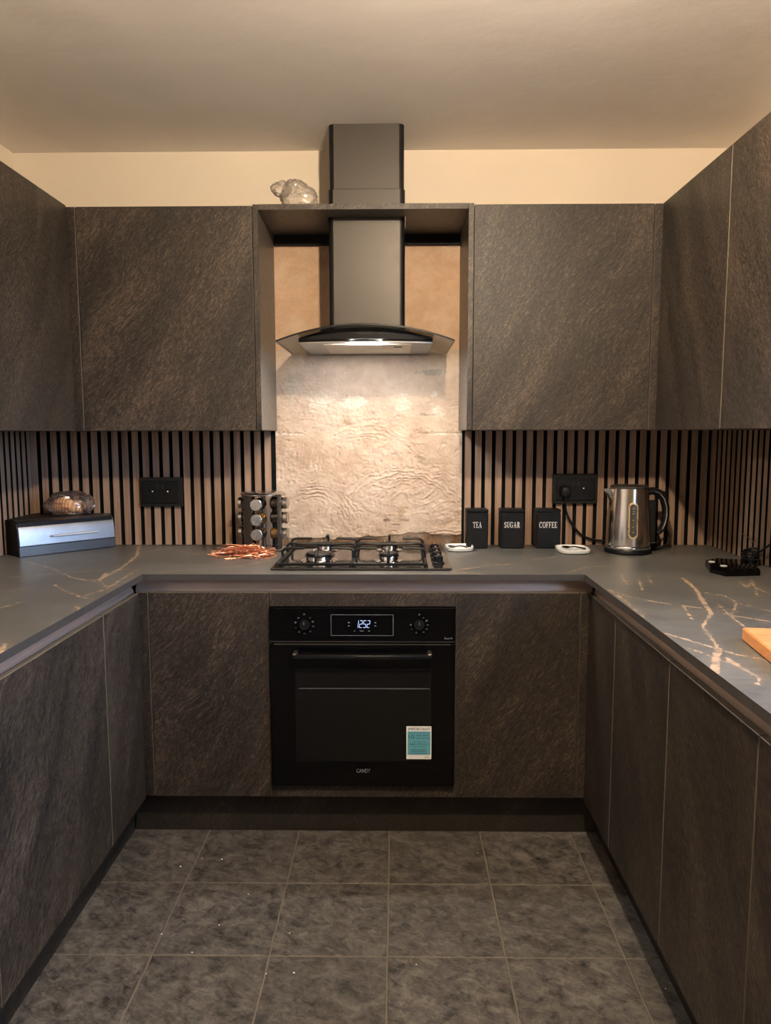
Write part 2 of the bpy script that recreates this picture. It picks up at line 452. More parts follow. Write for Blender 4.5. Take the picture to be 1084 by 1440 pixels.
def text_mb(mb, s, u0, u1, v0, v1, plane, mat=0, italic=0.0):
    """flat lettering fitted into the rectangle u0..u1 x v0..v1; plane(u, v) gives the point"""
    cu = bpy.data.curves.new('lettering', 'FONT'); cu.body = s; cu.resolution_u = 3
    ob = bpy.data.objects.new('lettering', cu); C.objects.link(ob)
    bpy.context.view_layer.update()
    me = bpy.data.meshes.new_from_object(ob.evaluated_get(bpy.context.evaluated_depsgraph_get()))
    xs = [v.co.x for v in me.vertices]; ys = [v.co.y for v in me.vertices]
    ax, bx, ay, by = min(xs), max(xs), min(ys), max(ys)
    vs = []
    for v in me.vertices:
        a = (v.co.x - ax) / (bx - ax); b = (v.co.y - ay) / max(1e-6, by - ay)
        vs.append(plane(u0 + a * (u1 - u0) + italic * b, v0 + b * (v1 - v0)))
    mb.add(vs, [tuple(p.vertices) for p in me.polygons], mat)
    bpy.data.objects.remove(ob); bpy.data.curves.remove(cu); bpy.data.meshes.remove(me)
    return mb

# ------------------------------------------------------------------ the room
b = MB().box(XL - 0.1, XR + 0.1, YF - 0.1, 0.1, -0.12, -0.0012)
floor = struct(b.build('floor', 'grout'))
TX, TY, TSX, TSY = -0.0217, -0.5283, 0.3055, 0.3098
tile_me = MB().box(-TSX / 2 + 0.0013, TSX / 2 - 0.0013, -TSY / 2 + 0.0013, TSY / 2 - 0.0013, -0.010, 0.0, 0.0016).mesh('tile', 'tile')
rng = random.Random(4)
for r in range(13):
    for k in range(-5, 4):
        cx = TX + (k + 0.5) * TSX; cy = TY - (r + 0.5) * TSY
        if cx - TSX / 2 < XL or cx + TSX / 2 > XR: continue
        if cy > -2.2 and (cx + TSX / 2 < -0.888 or cx - TSX / 2 > 0.677): continue
        o = place(tile_me, 'tile', floor, (cx, cy, rng.uniform(-0.0004, 0.0004)))
struct(MB().box(XL - 0.1, XR + 0.1, YF - 0.1, 0.1, ZC, ZC + 0.1).build('ceiling', 'ceiling'))
wall_back = struct(MB().box(XL - 0.1, XR + 0.1, 0.0, 0.1, 0, ZC).build('wall_back', 'cream'))
struct(MB().box(XL - 0.1, XL, YF, 0.0, 0, ZC).build('wall_left', 'cream'))
struct(MB().box(XL - 0.1, XR + 0.1, YF - 0.1, YF, 0, ZC).build('wall_front', 'cream'))
b = MB()
b.box(XR, XR + 0.26, YF, WY0, 0, ZC); b.box(XR, XR + 0.26, WY1, 0.0, 0, ZC)
b.box(XR, XR + 0.26, WY0, WY1, 0, WZ0); b.box(XR, XR + 0.26, WY0, WY1, WZ1, ZC)
struct(b.build('wall_right', 'cream'))
b = MB(); fx0, fx1 = XR + 0.10, XR + 0.16; fw = 0.05
b.box(fx0, fx1, WY0, WY0 + fw, WZ0, WZ1, 0.004); b.box(fx0, fx1, WY1 - fw, WY1, WZ0, WZ1, 0.004)
b.box(fx0, fx1, WY0 + fw, WY1 - fw, WZ0, WZ0 + fw, 0.004); b.box(fx0, fx1, WY0 + fw, WY1 - fw, WZ1 - fw, WZ1, 0.004)
wm = (WY0 + WY1) / 2
b.box(fx0, fx1, wm - 0.03, wm + 0.03, WZ0 + fw, WZ1 - fw, 0.004)
win = struct(b.build('window_1', 'frame'))
for a, c in ((WY0 + fw, wm - 0.03), (wm + 0.03, WY1 - fw)):
    MB().box(XR + 0.127, XR + 0.131, a, c, WZ0 + fw, WZ1 - fw).build('pane', 'pane', win)

# ---- bare plaster between the slat panels and behind the hood
def mk_bare_plaster():
    x0, x1, z0, z1 = -0.472, 0.260, 0.9005, 2.10
    nx, nz = 262, 428
    xs = np.linspace(x0, x1, nx); zs = np.linspace(z0, z1, nz)
    Y = np.zeros((nz, nx)); col = np.zeros((nz, nx, 4)); col[..., 3] = 1
    arcs = [(-0.10, 0.75, 0.17, 0.30), (0.22, 0.72, 0.20, 0.34), (-0.30, 0.70, 0.16, 0.26), (0.02, 1.02, 0.18, 0.27),
            (-0.33, 1.00, 0.10, 0.20), (0.15, 1.05, 0.14, 0.26), (-0.12, 1.20, 0.15, 0.25), (0.05, 1.60, 0.18, 0.26), (0.35, 1.25, 0.12, 0.22)]
    V3 = Vector; fr = mnoise.fractal; nn = mnoise.noise
    for i, z in enumerate(zs):
        k = 1.0 if z < 1.40 else max(0.42, 1.0 - (z - 1.40) * 3.5)
        if z > 1.66: k = 0.12
        for j, x in enumerate(xs):
            big = nn(V3((x * 6, 3.1, z * 6)))
            med = fr(V3((x * 24, 1.7, z * 30)), 0.9, 2.0, 4)
            fine = nn(V3((x * 95, 8.2, z * 110)))
            rgh = 0.45 + 0.9 * max(0.0, min(1.0, 0.5 + 1.3 * nn(V3((x * 4.5, 6.1, z * 4.5))))); h = 0.0022 * big + rgh * (0.0031 * med + 0.0016 * fine)
            msk = nn(V3((x * 9, 5.5, z * 9)))
            best = 0.0
            for q, (cx, cz, r0, r1) in enumerate(arcs):
                dx, dz = x - cx, z - cz; r = math.hypot(dx, dz * 1.35)
                if dz > 0 and r0 < r < r1:
                    wgt = min(1, (r - r0) / 0.02, (r1 - r) / 0.02) * min(1.0, 0.8 + 1.2 * msk)
                    wgt = max(0.0, wgt) * (0.7 + 0.3 * math.sin(q * 2.1))
                    best += wgt * ((math.sin(r * 330 + 5.0 * med + 5.0 * big + q) ** 3) * 0.0034)
            h += best
            wl = nn(V3((x * 13 + 2.2 * big, 4.4, z * 21 + 1.5 * msk)))
            h += 0.0028 * max(0.0, 1 - abs(wl) * 9) * max(0.0, 0.6 + msk)
            pit = nn(V3((x * 60, 2.9, z * 75)))
            if pit > 0.42: h -= 0.0035 * min(1, (pit - 0.42) * 6)
            if abs(z - 1.342 - 0.004 * nn(V3((x * 40, 0, 2)))) < 0.0045 and (x < -0.36 or x > 0.09): h -= 0.004
            edge = 0.929 + 0.014 * max(0, min(1, (x + 0.15) * 6)) + 0.012 * nn(V3((x * 22, 0, 7))) + 0.016 * nn(V3((x * 7, 0, 3)))
            low = z < edge
            if low: h = -0.0045 + 0.0012 * med
            Y[i, j] = -0.0105 - max(-0.0085, min(0.0080, k * h))
            # plaster pigment and patches, with shade painted in below the hood
            if z > 1.665:
                c = np.array((0.62, 0.415, 0.275)) * (1 + 0.06 * big + 0.03 * med)
            else:
                t = 0.5 + 0.5 * max(-1, min(1, big * 1.4 + med * 0.7))
                c = np.array((0.55, 0.395, 0.290)) * (1 - t) + np.array((0.70, 0.555, 0.440)) * t
                if z > 1.36: 
                    w = min(1, (z - 1.36) / 0.08) * 0.6; c = c * (1 - w) + np.array((0.58, 0.47, 0.385)) * w  # greyer band under the hood: shade from the warm lamp put into the tint
            c = c * (0.93 + 0.07 * max(-1, min(1, med)))
            for ex, ez, rx, rz, cc in ((0.165, 1.43, 0.028, 0.030, (0.72, 0.74, 0.66)), (0.150, 1.492, 0.016, 0.014, (0.74, 0.74, 0.66)),
                                       (0.125, 1.415, 0.050, 0.006, (0.20, 0.19, 0.15)), (0.135, 1.578, 0.065, 0.012, (0.30, 0.29, 0.24)),
                                       (-0.30, 1.47, 0.05, 0.03, (0.66, 0.60, 0.51)), (-0.16, 1.46, 0.05, 0.025, (0.70, 0.63, 0.53)),
                                       (-0.40, 1.52, 0.03, 0.07, (0.44, 0.38, 0.31)), (0.03, 1.46, 0.035, 0.05, (0.70, 0.62, 0.51)),
                                       (0.105, 1.235, 0.030, 0.020, (0.40, 0.30, 0.22)), (-0.04, 0.999, 0.016, 0.006, (0.10, 0.07, 0.05)),
                                       (0.045, 1.000, 0.014, 0.005, (0.16, 0.10, 0.06)), (0.02, 1.03, 0.018, 0.035, (0.42, 0.29, 0.18)),
                                       (-0.19, 1.385, 0.02, 0.012, (0.33, 0.23, 0.15))):
                e = ((x - ex) / rx) ** 2 + ((z - ez) / rz) ** 2 + 0.9 * med + 0.8 * fine
                if e < 1: 
                    w = min(1, (1 - e) * 1.6) * 0.85; c = c * (1 - w) + np.array(cc) * w
            if abs(z - 1.342 - 0.006 * fine) < 0.006 and (x < -0.37 or x > 0.10) and med + fine > 0.15: c = np.array((0.72, 0.69, 0.60))
            if low: c = np.array((0.125, 0.065, 0.028)) * (1 + 0.6 * med)
            col[i, j, :3] = np.clip(c * (0.86 if z < 1.665 else 1.0), 0.01, 0.95)
    X, Z = np.meshgrid(xs, zs)
    vs = np.stack([X, Y, Z], -1).reshape(-1, 3)
    m = MB(); idx = np.arange(nx * nz).reshape(nz, nx)
    fs = np.stack([idx[:-1, :-1], idx[:-1, 1:], idx[1:, 1:], idx[1:, :-1]], -1).reshape(-1, 4).tolist()
    m.add(vs.tolist(), fs)
    # closing rim back to the wall
    for seq in (idx[0, ::-1], idx[-1, :], idx[:, 0], idx[::-1, -1]):
        p = vs[seq]; n = len(p)
        m.add(p.tolist() + [(a, 0.0, c) for a, _, c in p], [(i, i + 1, n + i + 1, n + i) for i in range(n - 1)])
    me_cols = np.zeros((len(m.v), 4)); me_cols[:, :] = (0.5, 0.38, 0.27, 1); me_cols[:nx * nz] = col.reshape(-1, 4)
    o = m.build('bare_plaster', 'plaster', wall_back, smooth=60)
    a = o.data.color_attributes.new('tint', 'FLOAT_COLOR', 'POINT')
    a.data.foreach_set('color', me_cols.ravel())
    o['label'] = 'rough bare pink plaster with trowel marks behind the hob'
mk_bare_plaster()

# ------------------------------------------------------------------ plinths, worktop, rails
def one(name, mats, b, label, cat, group=None, smooth=None, org=(0, 0, 0)):
    return tag(b.build(name, mats, None, smooth, org), label, cat, group)
one('plinth', 'plinth', MB().box(-0.887, 0.676, -0.543, -0.527, 0.0, 0.146, 0.001), 'dark plinth board below the oven', 'plinth', org=(-0.1, -0.535, 0))
one('plinth', 'plinth', MB().box(-0.904, -0.888, -2.2, -0.5435, 0.0, 0.146, 0.001), 'dark plinth board below the cabinets on the bread bin side', 'plinth', org=(-0.896, -1.4, 0))
one('plinth', 'plinth', MB().box(0.677, 0.693, -2.2, -0.5435, 0.0, 0.146, 0.001), 'dark plinth board below the cabinets on the chopping board side', 'plinth', org=(0.685, -1.4, 0))

VEINS = [
 (((0.881,-0.677),(0.857,-0.833),(0.808,-1.010),(0.781,-1.118)), .0075), (((0.781,-1.118),(0.707,-1.247),(0.683,-1.358),(0.668,-1.422)), .004),
 (((0.600,-1.308),(0.637,-1.370),(0.665,-1.422)), .006), (((0.665,-1.422),(0.686,-1.461),(0.735,-1.502)), .003),
 (((0.668,-1.422),(0.625,-1.508),(0.595,-1.573)), .011), (((0.655,-1.480),(0.656,-1.543),(0.664,-1.604),(0.644,-1.639)), .0045),
 (((0.842,-1.010),(0.817,-1.139),(0.802,-1.246)), .002), (((0.799,-1.111),(0.817,-1.139),(0.887,-1.200),(1.05,-1.26)), .002),
 (((0.862,-0.880),(0.901,-0.925),(0.896,-1.010),(0.936,-1.102)), .0022), (((0.894,-1.010),(0.826,-1.132)), .002),
 (((1.030,-0.731),(1.012,-0.813),(1.053,-0.752),(1.037,-0.813),(0.987,-0.925)), .004), (((1.079,-0.698),(1.035,-0.813),(1.034,-0.907)), .0035),
 (((0.605,-0.844),(0.630,-0.927),(0.690,-1.003),(0.776,-1.066)), .0022), (((0.608,-0.854),(0.611,-0.987),(0.600,-1.162)), .003),
 (((0.554,-0.587),(0.636,-0.486),(0.723,-0.472)), .0025), (((0.193,-0.552),(0.320,-0.461),(0.396,-0.433)), .0022), (((0.188,-0.564),(0.277,-0.624)), .002),
 (((-1.023,-0.02),(-0.943,-0.278),(-0.911,-0.519),(-0.906,-0.709)), .006), (((-0.906,-0.709),(-0.847,-0.814),(-0.823,-0.783)), .004),
 (((-0.906,-0.709),(-0.93,-0.60),(-0.885,-0.52)), .003), (((-1.299,-0.385),(-1.130,-0.533),(-1.008,-0.677),(-0.903,-0.742)), .0024),
 (((-1.009,-0.784),(-0.950,-0.863),(-0.856,-0.954),(-0.816,-0.971)), .0028), (((-0.858,-0.936),(-0.831,-0.843),(-0.840,-0.709),(-0.847,-0.532)), .0026),
 (((-0.757,-0.593),(-0.687,-0.556),(-0.539,-0.491),(-0.440,-0.366)), .0024), (((-1.114,-0.893),(-1.057,-0.845)), .0016), (((-1.20,-0.95),(-1.014,-1.078),(-0.996,-1.006)), .0018),
 (((-0.841,-0.113),(-0.779,-0.214),(-0.671,-0.246)), .003), (((0.613,-1.499),(0.666,-1.521)), .0025), (((0.609,-1.422),(0.633,-1.485)), .0025),
 (((0.709,-0.621),(0.681,-0.775)), .002), (((0.739,-0.700),(0.699,-0.853)), .002), (((0.791,-0.621),(0.754,-0.774)), .002),
 (((0.485,-0.348),(0.572,-0.288)), .0018), (((-0.807,-1.464),(-0.83,-1.40)), .006), (((-0.827,-1.054),(-0.800,-1.100)), .005),
 (((0.746,-1.027),(0.710,-1.175)), .0016), (((-0.971,-0.215),(-0.896,-0.113)), .003), (((-1.25,-0.70),(-1.10,-0.62),(-0.97,-0.56)), .0014),
 (((-1.30,-1.3),(-1.0,-1.75),(-0.82,-2.0)), .005), (((0.9,-1.7),(1.0,-1.95),(1.15,-2.1)), .005)]
def vein_field(x, y):
    d = np.full(x.shape, 1.0)
    for pts, w in VEINS:
        for (ax, ay), (bx, by) in zip(pts[:-1], pts[1:]):
            ex, ey = bx - ax, by - ay
            h = np.clip(((x - ax) * ex + (y - ay) * ey) / (ex * ex + ey * ey), 0, 1)
            d = np.minimum(d, np.hypot(x - ax - ex * h, y - ay - ey * h) - w * 0.62)
    return d
def mk_worktop_obj():
    YE = -2.22; x0, x1, xa, xb, yw = XL + 0.001, XR - 0.001, -0.804, 0.596, -0.6238
    m = MB(); st = 0.006
    for (u0, u1, v0, v1) in ((x0, x1, yw, -0.001), (x0, xa, YE, yw), (xb, x1, YE, yw)):
        nx = max(2, int((u1 - u0) / st)); ny = max(2, int((v1 - v0) / st))
        X, Yg = np.meshgrid(np.linspace(u0, u1, nx), np.linspace(v0, v1, ny))
        idx = np.arange(nx * ny).reshape(ny, nx)
        fs = np.stack([idx[:-1, :-1], idx[:-1, 1:], idx[1:, 1:], idx[1:, :-1]], -1).reshape(-1, 4).tolist()
        m.add(np.stack([X, Yg, np.full_like(X, TOP)], -1).reshape(-1, 3).tolist(), fs, 0)
    out = [(x0, -0.001), (x0, YE), (xa, YE), (xa, yw), (xb, yw), (xb, YE), (x1, YE), (x1, -0.001)]
    c = 0.0012; n = len(out); zb = TOP - 0.020
    for i in range(n):
        (ax, ay), (bx, by) = out[i], out[(i + 1) % n]
        m.add([(ax, ay, zb), (bx, by, zb), (bx, by, TOP), (ax, ay, TOP)], [(0, 1, 2, 3)], 1)
    m.add([(x0, yw, zb), (x1, yw, zb), (x1, -0.001, zb), (x0, -0.001, zb), (x0, YE, zb), (xa, YE, zb), (xa, yw, zb), (xb, yw, zb), (xb, YE, zb), (x1, YE, zb)],
          [(3, 2, 1, 7, 6, 0), (0, 6, 5, 4), (7, 1, 9, 8)], 1)
    o = m.build('worktop', ['worktop', 'worktop_edge'])
    tag(o, 'dark grey stone-effect U-shaped worktop with copper veins', 'worktop')
    P = np.array(m.v); a = o.data.attributes.new('vein', 'FLOAT', 'POINT')
    a.data.foreach_set('value', vein_field(P[:, 0], P[:, 1]).astype(np.float32))
mk_worktop_obj()

def rail_prof(t0, sgn):
    """channel section: (offset from door face inward, z)"""
    p = [(0.027, 0.8795), (0.0268, 0.862), (0.0255, 0.853), (0.023, 0.8465), (0.0205, 0.8425), (0.0195, 0.838), (0.0195, 0.823)]
    q = [(a + 0.003, z) for a, z in p[::-1]]
    return [(t0 + sgn * a, z) for a, z in p + q]
b = MB().prism(rail_prof(YB, 1), XLD - 0.02, XRD + 0.02, axis=0)
one('handle_rail', 'rail', b, 'bronze recessed handle rail above the oven', 'rail', smooth=40, org=(-0.1, YB, 0.85))
b = MB().prism(rail_prof(XLD, -1), -2.2, YB, axis=1)
one('handle_rail', 'rail', b, 'bronze recessed handle rail under the worktop on the bread bin side', 'rail', smooth=40, org=(XLD, -1.4, 0.85))
b = MB().prism(rail_prof(XRD, 1), -2.2, YB, axis=1)
one('handle_rail', 'rail', b, 'bronze recessed handle rail under the worktop on the chopping board side', 'rail', smooth=40, org=(XRD, -1.4, 0.85))

# ------------------------------------------------------------------ cabinets
BV = 0.0014
def cab(name, label, body, doors, group=None, extra=()):
    cx, cy = (body[0] + body[1]) / 2, (body[2] + body[3]) / 2
    t = thing(name, (cx, cy, body[4]), label, 'cabinet', group)
    MB().box(*body).build('carcass', 'carcass', t)
    for d, ax in doors: MB().box(*d, BV, 0, ax, 1).build('door', ['slate', 'edge'], t)
    for nm, d, ax in extra: MB().box(*d, 0.001, 0, ax, 1).build(nm, ['slate', 'edge'], t)
    return t
TH = 0.018
# wall cabinets on the back wall
cab('wall_cabinet', 'dark bronze slate-effect wall cabinet above the spice rack and copper scraps', (XL + 0.002, NXL - 0.001, YU + TH + 0.002, -0.001, ZUB, ZUT),
    [((-1.084, NXL - 0.003, YU, YU + TH, ZUB, ZUT), 1)], extra=[('filler_strip', (XUL - 0.02, -1.087, YU + 0.001, YU + TH, ZUB, ZUT), 1)])
cab('wall_cabinet', 'dark bronze slate-effect wall cabinet above the tea, sugar and coffee canisters', (NXR + 0.001, XR - 0.002, YU + TH + 0.002, -0.001, ZUB, ZUT),
    [((NXR + 0.003, 0.868, YU, YU + TH, ZUB, ZUT), 1)], extra=[('filler_strip', (0.871, XUR + 0.02, YU + 0.001, YU + TH, ZUB, ZUT), 1)])
# wall cabinets on the side walls
cab('wall_cabinet', 'dark slate-effect wall cabinet on the side wall above the bread bin', (XL + 0.002, XUL - TH - 0.002, -1.05, YU - 0.003, ZUB, ZUT),
    [((XUL - TH, XUL, -1.05, YU - 0.016, ZUB, ZUT), 0)])
cab('wall_cabinet', 'dark slate-effect wall cabinet in the corner above the kettle, on the side wall', (XUR + TH + 0.002, XR - 0.002, -0.855, YU - 0.003, ZUB, ZUT),
    [((XUR, XUR + TH, -0.8545, YU - 0.004, ZUB, ZUT), 0)])
cab('wall_cabinet', 'dark slate-effect wall cabinet on the side wall next to the window', (XUR + TH + 0.002, XR - 0.002, -1.358, -0.857, ZUB, ZUT),
    [((XUR, XUR + TH, -1.358, -0.8575, ZUB, ZUT), 0)])
# open niche round the hood
t = thing('hood_niche', ((NXL + NXR) / 2, -0.17, ZUB), 'open dark box frame around the cooker hood', 'cabinet')
for xa, xb in ((NXL, NXL + TH), (NXR - TH, NXR)):
    MB().box(xa, xb, YU - 0.005, -0.0215, ZUB, 2.110, 0.001, 0, 0, 1).build('side_panel', ['carcass_grey', 'slate'], t)
b = MB(); a0, a1, z0, z1 = NXL + TH + 0.0005, NXR - TH - 0.0005, 2.092, 2.110
b.box(a0, a1, YU - 0.005, -0.2545, z0, z1, 0, 0, 2, 1)
b.box(a0, -0.2385, -0.2545, -0.001, z0, z1, 0, 0, 2, 1); b.box(0.0355, a1, -0.2545, -0.001, z0, z1, 0, 0, 2, 1)
b.build('top_panel', ['carcass_grey', 'slate'], t)
for u0, u1 in ((a0, -0.2385), (0.0355, a1)):
    MB().box(u0, u1, -0.028, -0.014, 2.054, 2.0915, 0.001).build('hanging_rail', 'black_matt', t)

# base cabinets: back run
ZB0, ZB1 = ZDB - 0.001, 0.8785
cab('base_cabinet', 'dark slate-effect base cabinet beside the oven, below the spice rack', (-0.90, -0.409, YB + TH + 0.012, -0.01, ZB0, 0.821),
    [((-0.795, -0.4085, YB, YB + TH, ZDB, ZDT), 1)], extra=[('filler_strip', (XLD - 0.012, -0.798, YB + 0.001, YB + TH, ZDB, ZDT), 1)])
cab('base_cabinet', 'dark slate-effect base cabinet beside the oven, below the coffee canister', (0.194, 0.69, YB + TH + 0.012, -0.01, ZB0, 0.821),
    [((0.193, 0.588, YB, YB + TH, ZDB, ZDT), 1)], extra=[('filler_strip', (0.591, XRD + 0.012, YB + 0.001, YB + TH, ZDB, ZDT), 1)])
t = thing('oven_housing', (-0.107, -0.3, ZB0), 'dark slate-effect housing strips framing the built-in oven', 'cabinet')
b = MB(); b.box(-0.408, -0.4065, -0.56, -0.01, ZB0, 0.82); b.box(0.1915, 0.193, -0.56, -0.01, ZB0, 0.82)
b.box(-0.4065, 0.1915, -0.55, -0.01, ZB0, ZB0 + 0.018); b.build('carcass', 'carcass', t)
MB().box(-0.405, 0.1905, YB, YB + TH, 0.7905, ZDT, BV, 0, 1, 1).build('fascia_strip', ['slate', 'edge'], t)
MB().box(-0.405, 0.1905, YB, YB + TH, ZDB, 0.1925, BV, 0, 1, 1).build('fascia_strip', ['slate', 'edge'], t)
# base cabinets: side runs
def side_run(xd, xw, cuts, labels):
    s = -1 if xw < xd else 1
    for (ya_, yb_), lab in zip(cuts, labels):
        cab('base_cabinet', lab, (xd + s * (TH + 0.012), xw - s * 0.002, yb_, ya_, ZB0, 0.821),
            [((xd, xd + s * TH, yb_ + 0.0015, ya_ - 0.0015, ZDB, ZDT), 0)])
side_run(XLD, XL, [(-0.610, -0.898), (-0.898, -1.508), (-1.508, -2.118)],
         ['narrow dark slate-effect base cabinet in the inner corner on the bread bin side',
          'wide dark slate-effect base cabinet beside the narrow one on the bread bin side',
          'dark slate-effect base cabinet ending the counter run on the bread bin side'])
side_run(XRD, XR, [(-0.610, -0.896), (-0.896, -1.305), (-1.305, -1.713), (-1.713, -2.122)],
         ['narrow dark slate-effect base cabinet in the inner corner on the chopping board side',
          'dark slate-effect base cabinet second from the inner corner, chopping board side',
          'dark slate-effect base cabinet below the chopping board, third from the inner corner',
          'dark slate-effect base cabinet ending the counter run on the chopping board side'])

# ------------------------------------------------------------------ slat panels
SW, SG = 0.0265, 0.0402
def slat_panel(label, org, backing, me, locs, end=None):
    t = thing('slat_panel', org, label, 'wall panel')
    MB().box(*backing).build('felt_backing', 'felt', t)
    for l in locs: place(me, 'slat', t, (l[0] - org[0], l[1] - org[1], l[2] - org[2]))
    if end: place(end[0], 'slat', t, tuple(a - c for a, c in zip(end[1], org)))
SZ0, SZ1 = 0.9015, 1.3525; hz = (SZ1 - SZ0) / 2; zc = (SZ1 + SZ0) / 2
sl_b = MB().box(-SW / 2, SW / 2, -0.006, 0.006, -hz, hz, 0.0006, 0, 1, 1).mesh('slat', ['slat', 'felt'])   # veneered face, black core
sl_s = MB().box(-0.006, 0.006, -SW / 2, SW / 2, -hz, hz, 0.0006, 0, 0, 1).mesh('slat', ['slat', 'felt'])
slat_panel('wood slat panel on black felt behind the bread bin and spice rack', (-0.95, -0.01, SZ0), (XL + 0.001, -0.473, -0.0085, -0.0005, SZ0, SZ1), sl_b,
           [(-0.502 - SG * k, -0.0150, zc) for k in range(24)])
slat_panel('wood slat panel on black felt behind the canisters and kettle', (0.75, -0.01, SZ0), (0.2605, XR - 0.001, -0.0085, -0.0005, SZ0, SZ1), sl_b,
           [(0.283 + 0.0400 * k, -0.0150, zc) for k in range(24)], (MB().box(-0.0065, 0.0065, -0.006, 0.006, -hz, hz, 0.0006, 0, 1, 1).mesh('slat', ['slat', 'felt']), (1.2335, -0.0150, zc)))
slat_panel('wood slat panel on the side wall next to the bread bin', (XL + 0.01, -0.8, SZ0), (XL + 0.0005, XL + 0.0085, -1.46, -0.0225, SZ0, SZ1), sl_s,
           [(XL + 0.0150, -0.042 - 0.0400 * k, zc) for k in range(35)])
slat_panel('wood slat panel on the side wall next to the cable tangle', (XR - 0.01, -0.8, SZ0), (XR - 0.0085, XR - 0.0005, -1.44, -0.0225, SZ0, SZ1), sl_s,
           [(XR - 0.0150, -0.042 - 0.0400 * k, zc) for k in range(34)])

# ------------------------------------------------------------------ cooker hood
def round_rect(x0, x1, y0, y1, r, n=5, back=True):
    """outline with the two front corners (low y) rounded"""
    p = []
    for i in range(n + 1):
        a = PI + (PI / 2) * i / n; p.append((x0 + r + r * math.cos(a), y0 + r + r * math.sin(a)))
    for i in range(n + 1):
        a = 1.5 * PI + (PI / 2) * i / n; p.append((x1 - r + r * math.cos(a), y0 + r + r * math.sin(a)))
    return p + [(x1, y1), (x0, y1)]
HX = -0.1015
def zarc(x): return 1.7000 - 0.052 * ((x - HX) / 0.3) ** 2
t = thing('cooker_hood', (HX, -0.2, 1.645), 'black chimney cooker hood with curved glass canopy', 'cooker hood')
MB().prism(round_rect(HX - 0.1345, HX + 0.1345, -0.250, -0.010, 0.020), 1.702, 2.188).build('chimney_cover', 'hood_black', t, smooth=35)
MB().box(HX - 0.117, HX + 0.117, -0.2520, -0.2501, 1.703, 2.187, 0.0008).build('front_panel', 'hood_metal', t)
MB().box(HX - 0.114, HX + 0.114, -0.2474, -0.2456, 2.1888, 2.4045, 0.0008).build('front_panel', 'hood_metal', t)
MB().prism(round_rect(HX - 0.1310, HX + 0.1310, -0.2455, -0.010, 0.020), 2.1885, 2.405).build('chimney_extension', 'hood_black', t, smooth=35)
# glass
top, bot = [], []
ys = [-0.452, -0.448, -0.34, -0.23, -0.12, -0.016]
def front(x): return 0.030 * ((x - HX) / 0.3) ** 2
for y in ys:
    k = (y + 0.016) / (-0.436)
    rt, rb = [], []
    for i in range(33):
        x = HX - 0.298 + 0.596 * i / 32; yy = y + front(x) * k
        rt.append((x, yy, zarc(x) + 0.003)); rb.append((x, yy, zarc(x) - 0.003))
    top.append(rt); bot.append(rb)
b = MB(); b.grid(top); b.grid(bot, flip=True)
b.build('glass_canopy', 'canopy', t, smooth=30)
b = MB()
b.grid([[p for p in bot[0]], [p for p in top[0]]]); b.grid([[r[0] for r in bot], [r[0] for r in top]], flip=True); b.grid([[r[-1] for r in bot], [r[-1] for r in top]])
b.build('glass_edge', 'hood_black', t, smooth=60)
# body below the glass: front follows the arc
b = MB(); n = 24; bx0, bx1, zb = HX - 0.226, HX + 0.226, 1.650
def bz(x): return zarc(x) - 0.0045
fr_, bk_ = [], []
for i in range(n + 1):
    x = bx0 + (bx1 - bx0) * i / n; yy = -0.425 + 0.035 * ((x - HX) / 0.226) ** 2
    fr_.append((x, yy)); 
rows = [[(x, y + 0.012, zb) for x, y in fr_], [(x, y + 0.002, zb + 0.006) for x, y in fr_], [(x, y, zb + (bz(x) - zb) * 0.62) for x, y in fr_],
        [(x, y + 0.010, zb + (bz(x) - zb) * 0.68) for x, y in fr_], [(x, y + 0.018, bz(x)) for x, y in fr_], [(x, -0.018, bz(x)) for x, y in fr_], [(x, -0.018, zb) for x, y in fr_]]
b.grid(rows)
b.add([r[0] for r in rows], [tuple(range(len(rows)))[::-1]]); b.add([r[-1] for r in rows], [tuple(range(len(rows)))])
b.build('hood_body', 'hood_black', t, smooth=40)
b = MB(); b.prism([(x, y + 0.014) for x, y in fr_] + [(bx1, -0.03), (bx0, -0.03)], zb - 0.0045, zb + 0.001)
un = b.build('underside_plate', 'hood_under', t)
b = MB(); b.box(HX - 0.145, HX + 0.155, -0.365, -0.09, zb - 0.0075, zb - 0.004, 0.001)
fp = b.build('filter_panel', 'filter', t)
b = MB(); b.box(HX + 0.095, HX + 0.125, -0.31, -0.285, zb - 0.0085, zb - 0.0074, 0.0005); b.build('filter_latch', 'black', fp)
b = MB(); b.box(HX - 0.052, HX + 0.056, -0.408, -0.382, zb - 0.0085, zb - 0.004, 0.001)
b.build('light_strip', 'led', t)
for k in range(5):
    x = HX - 0.040 + 0.020 * k + 0.01; b = MB()
    y = -0.425 + 0.035 * ((x - HX) / 0.226) ** 2
    b.cyl((x, y + 0.004, 1.671), (x, y - 0.0035, 1.671), 0.0048, 12); b.build('push_button', 'black_matt', t, smooth=40)

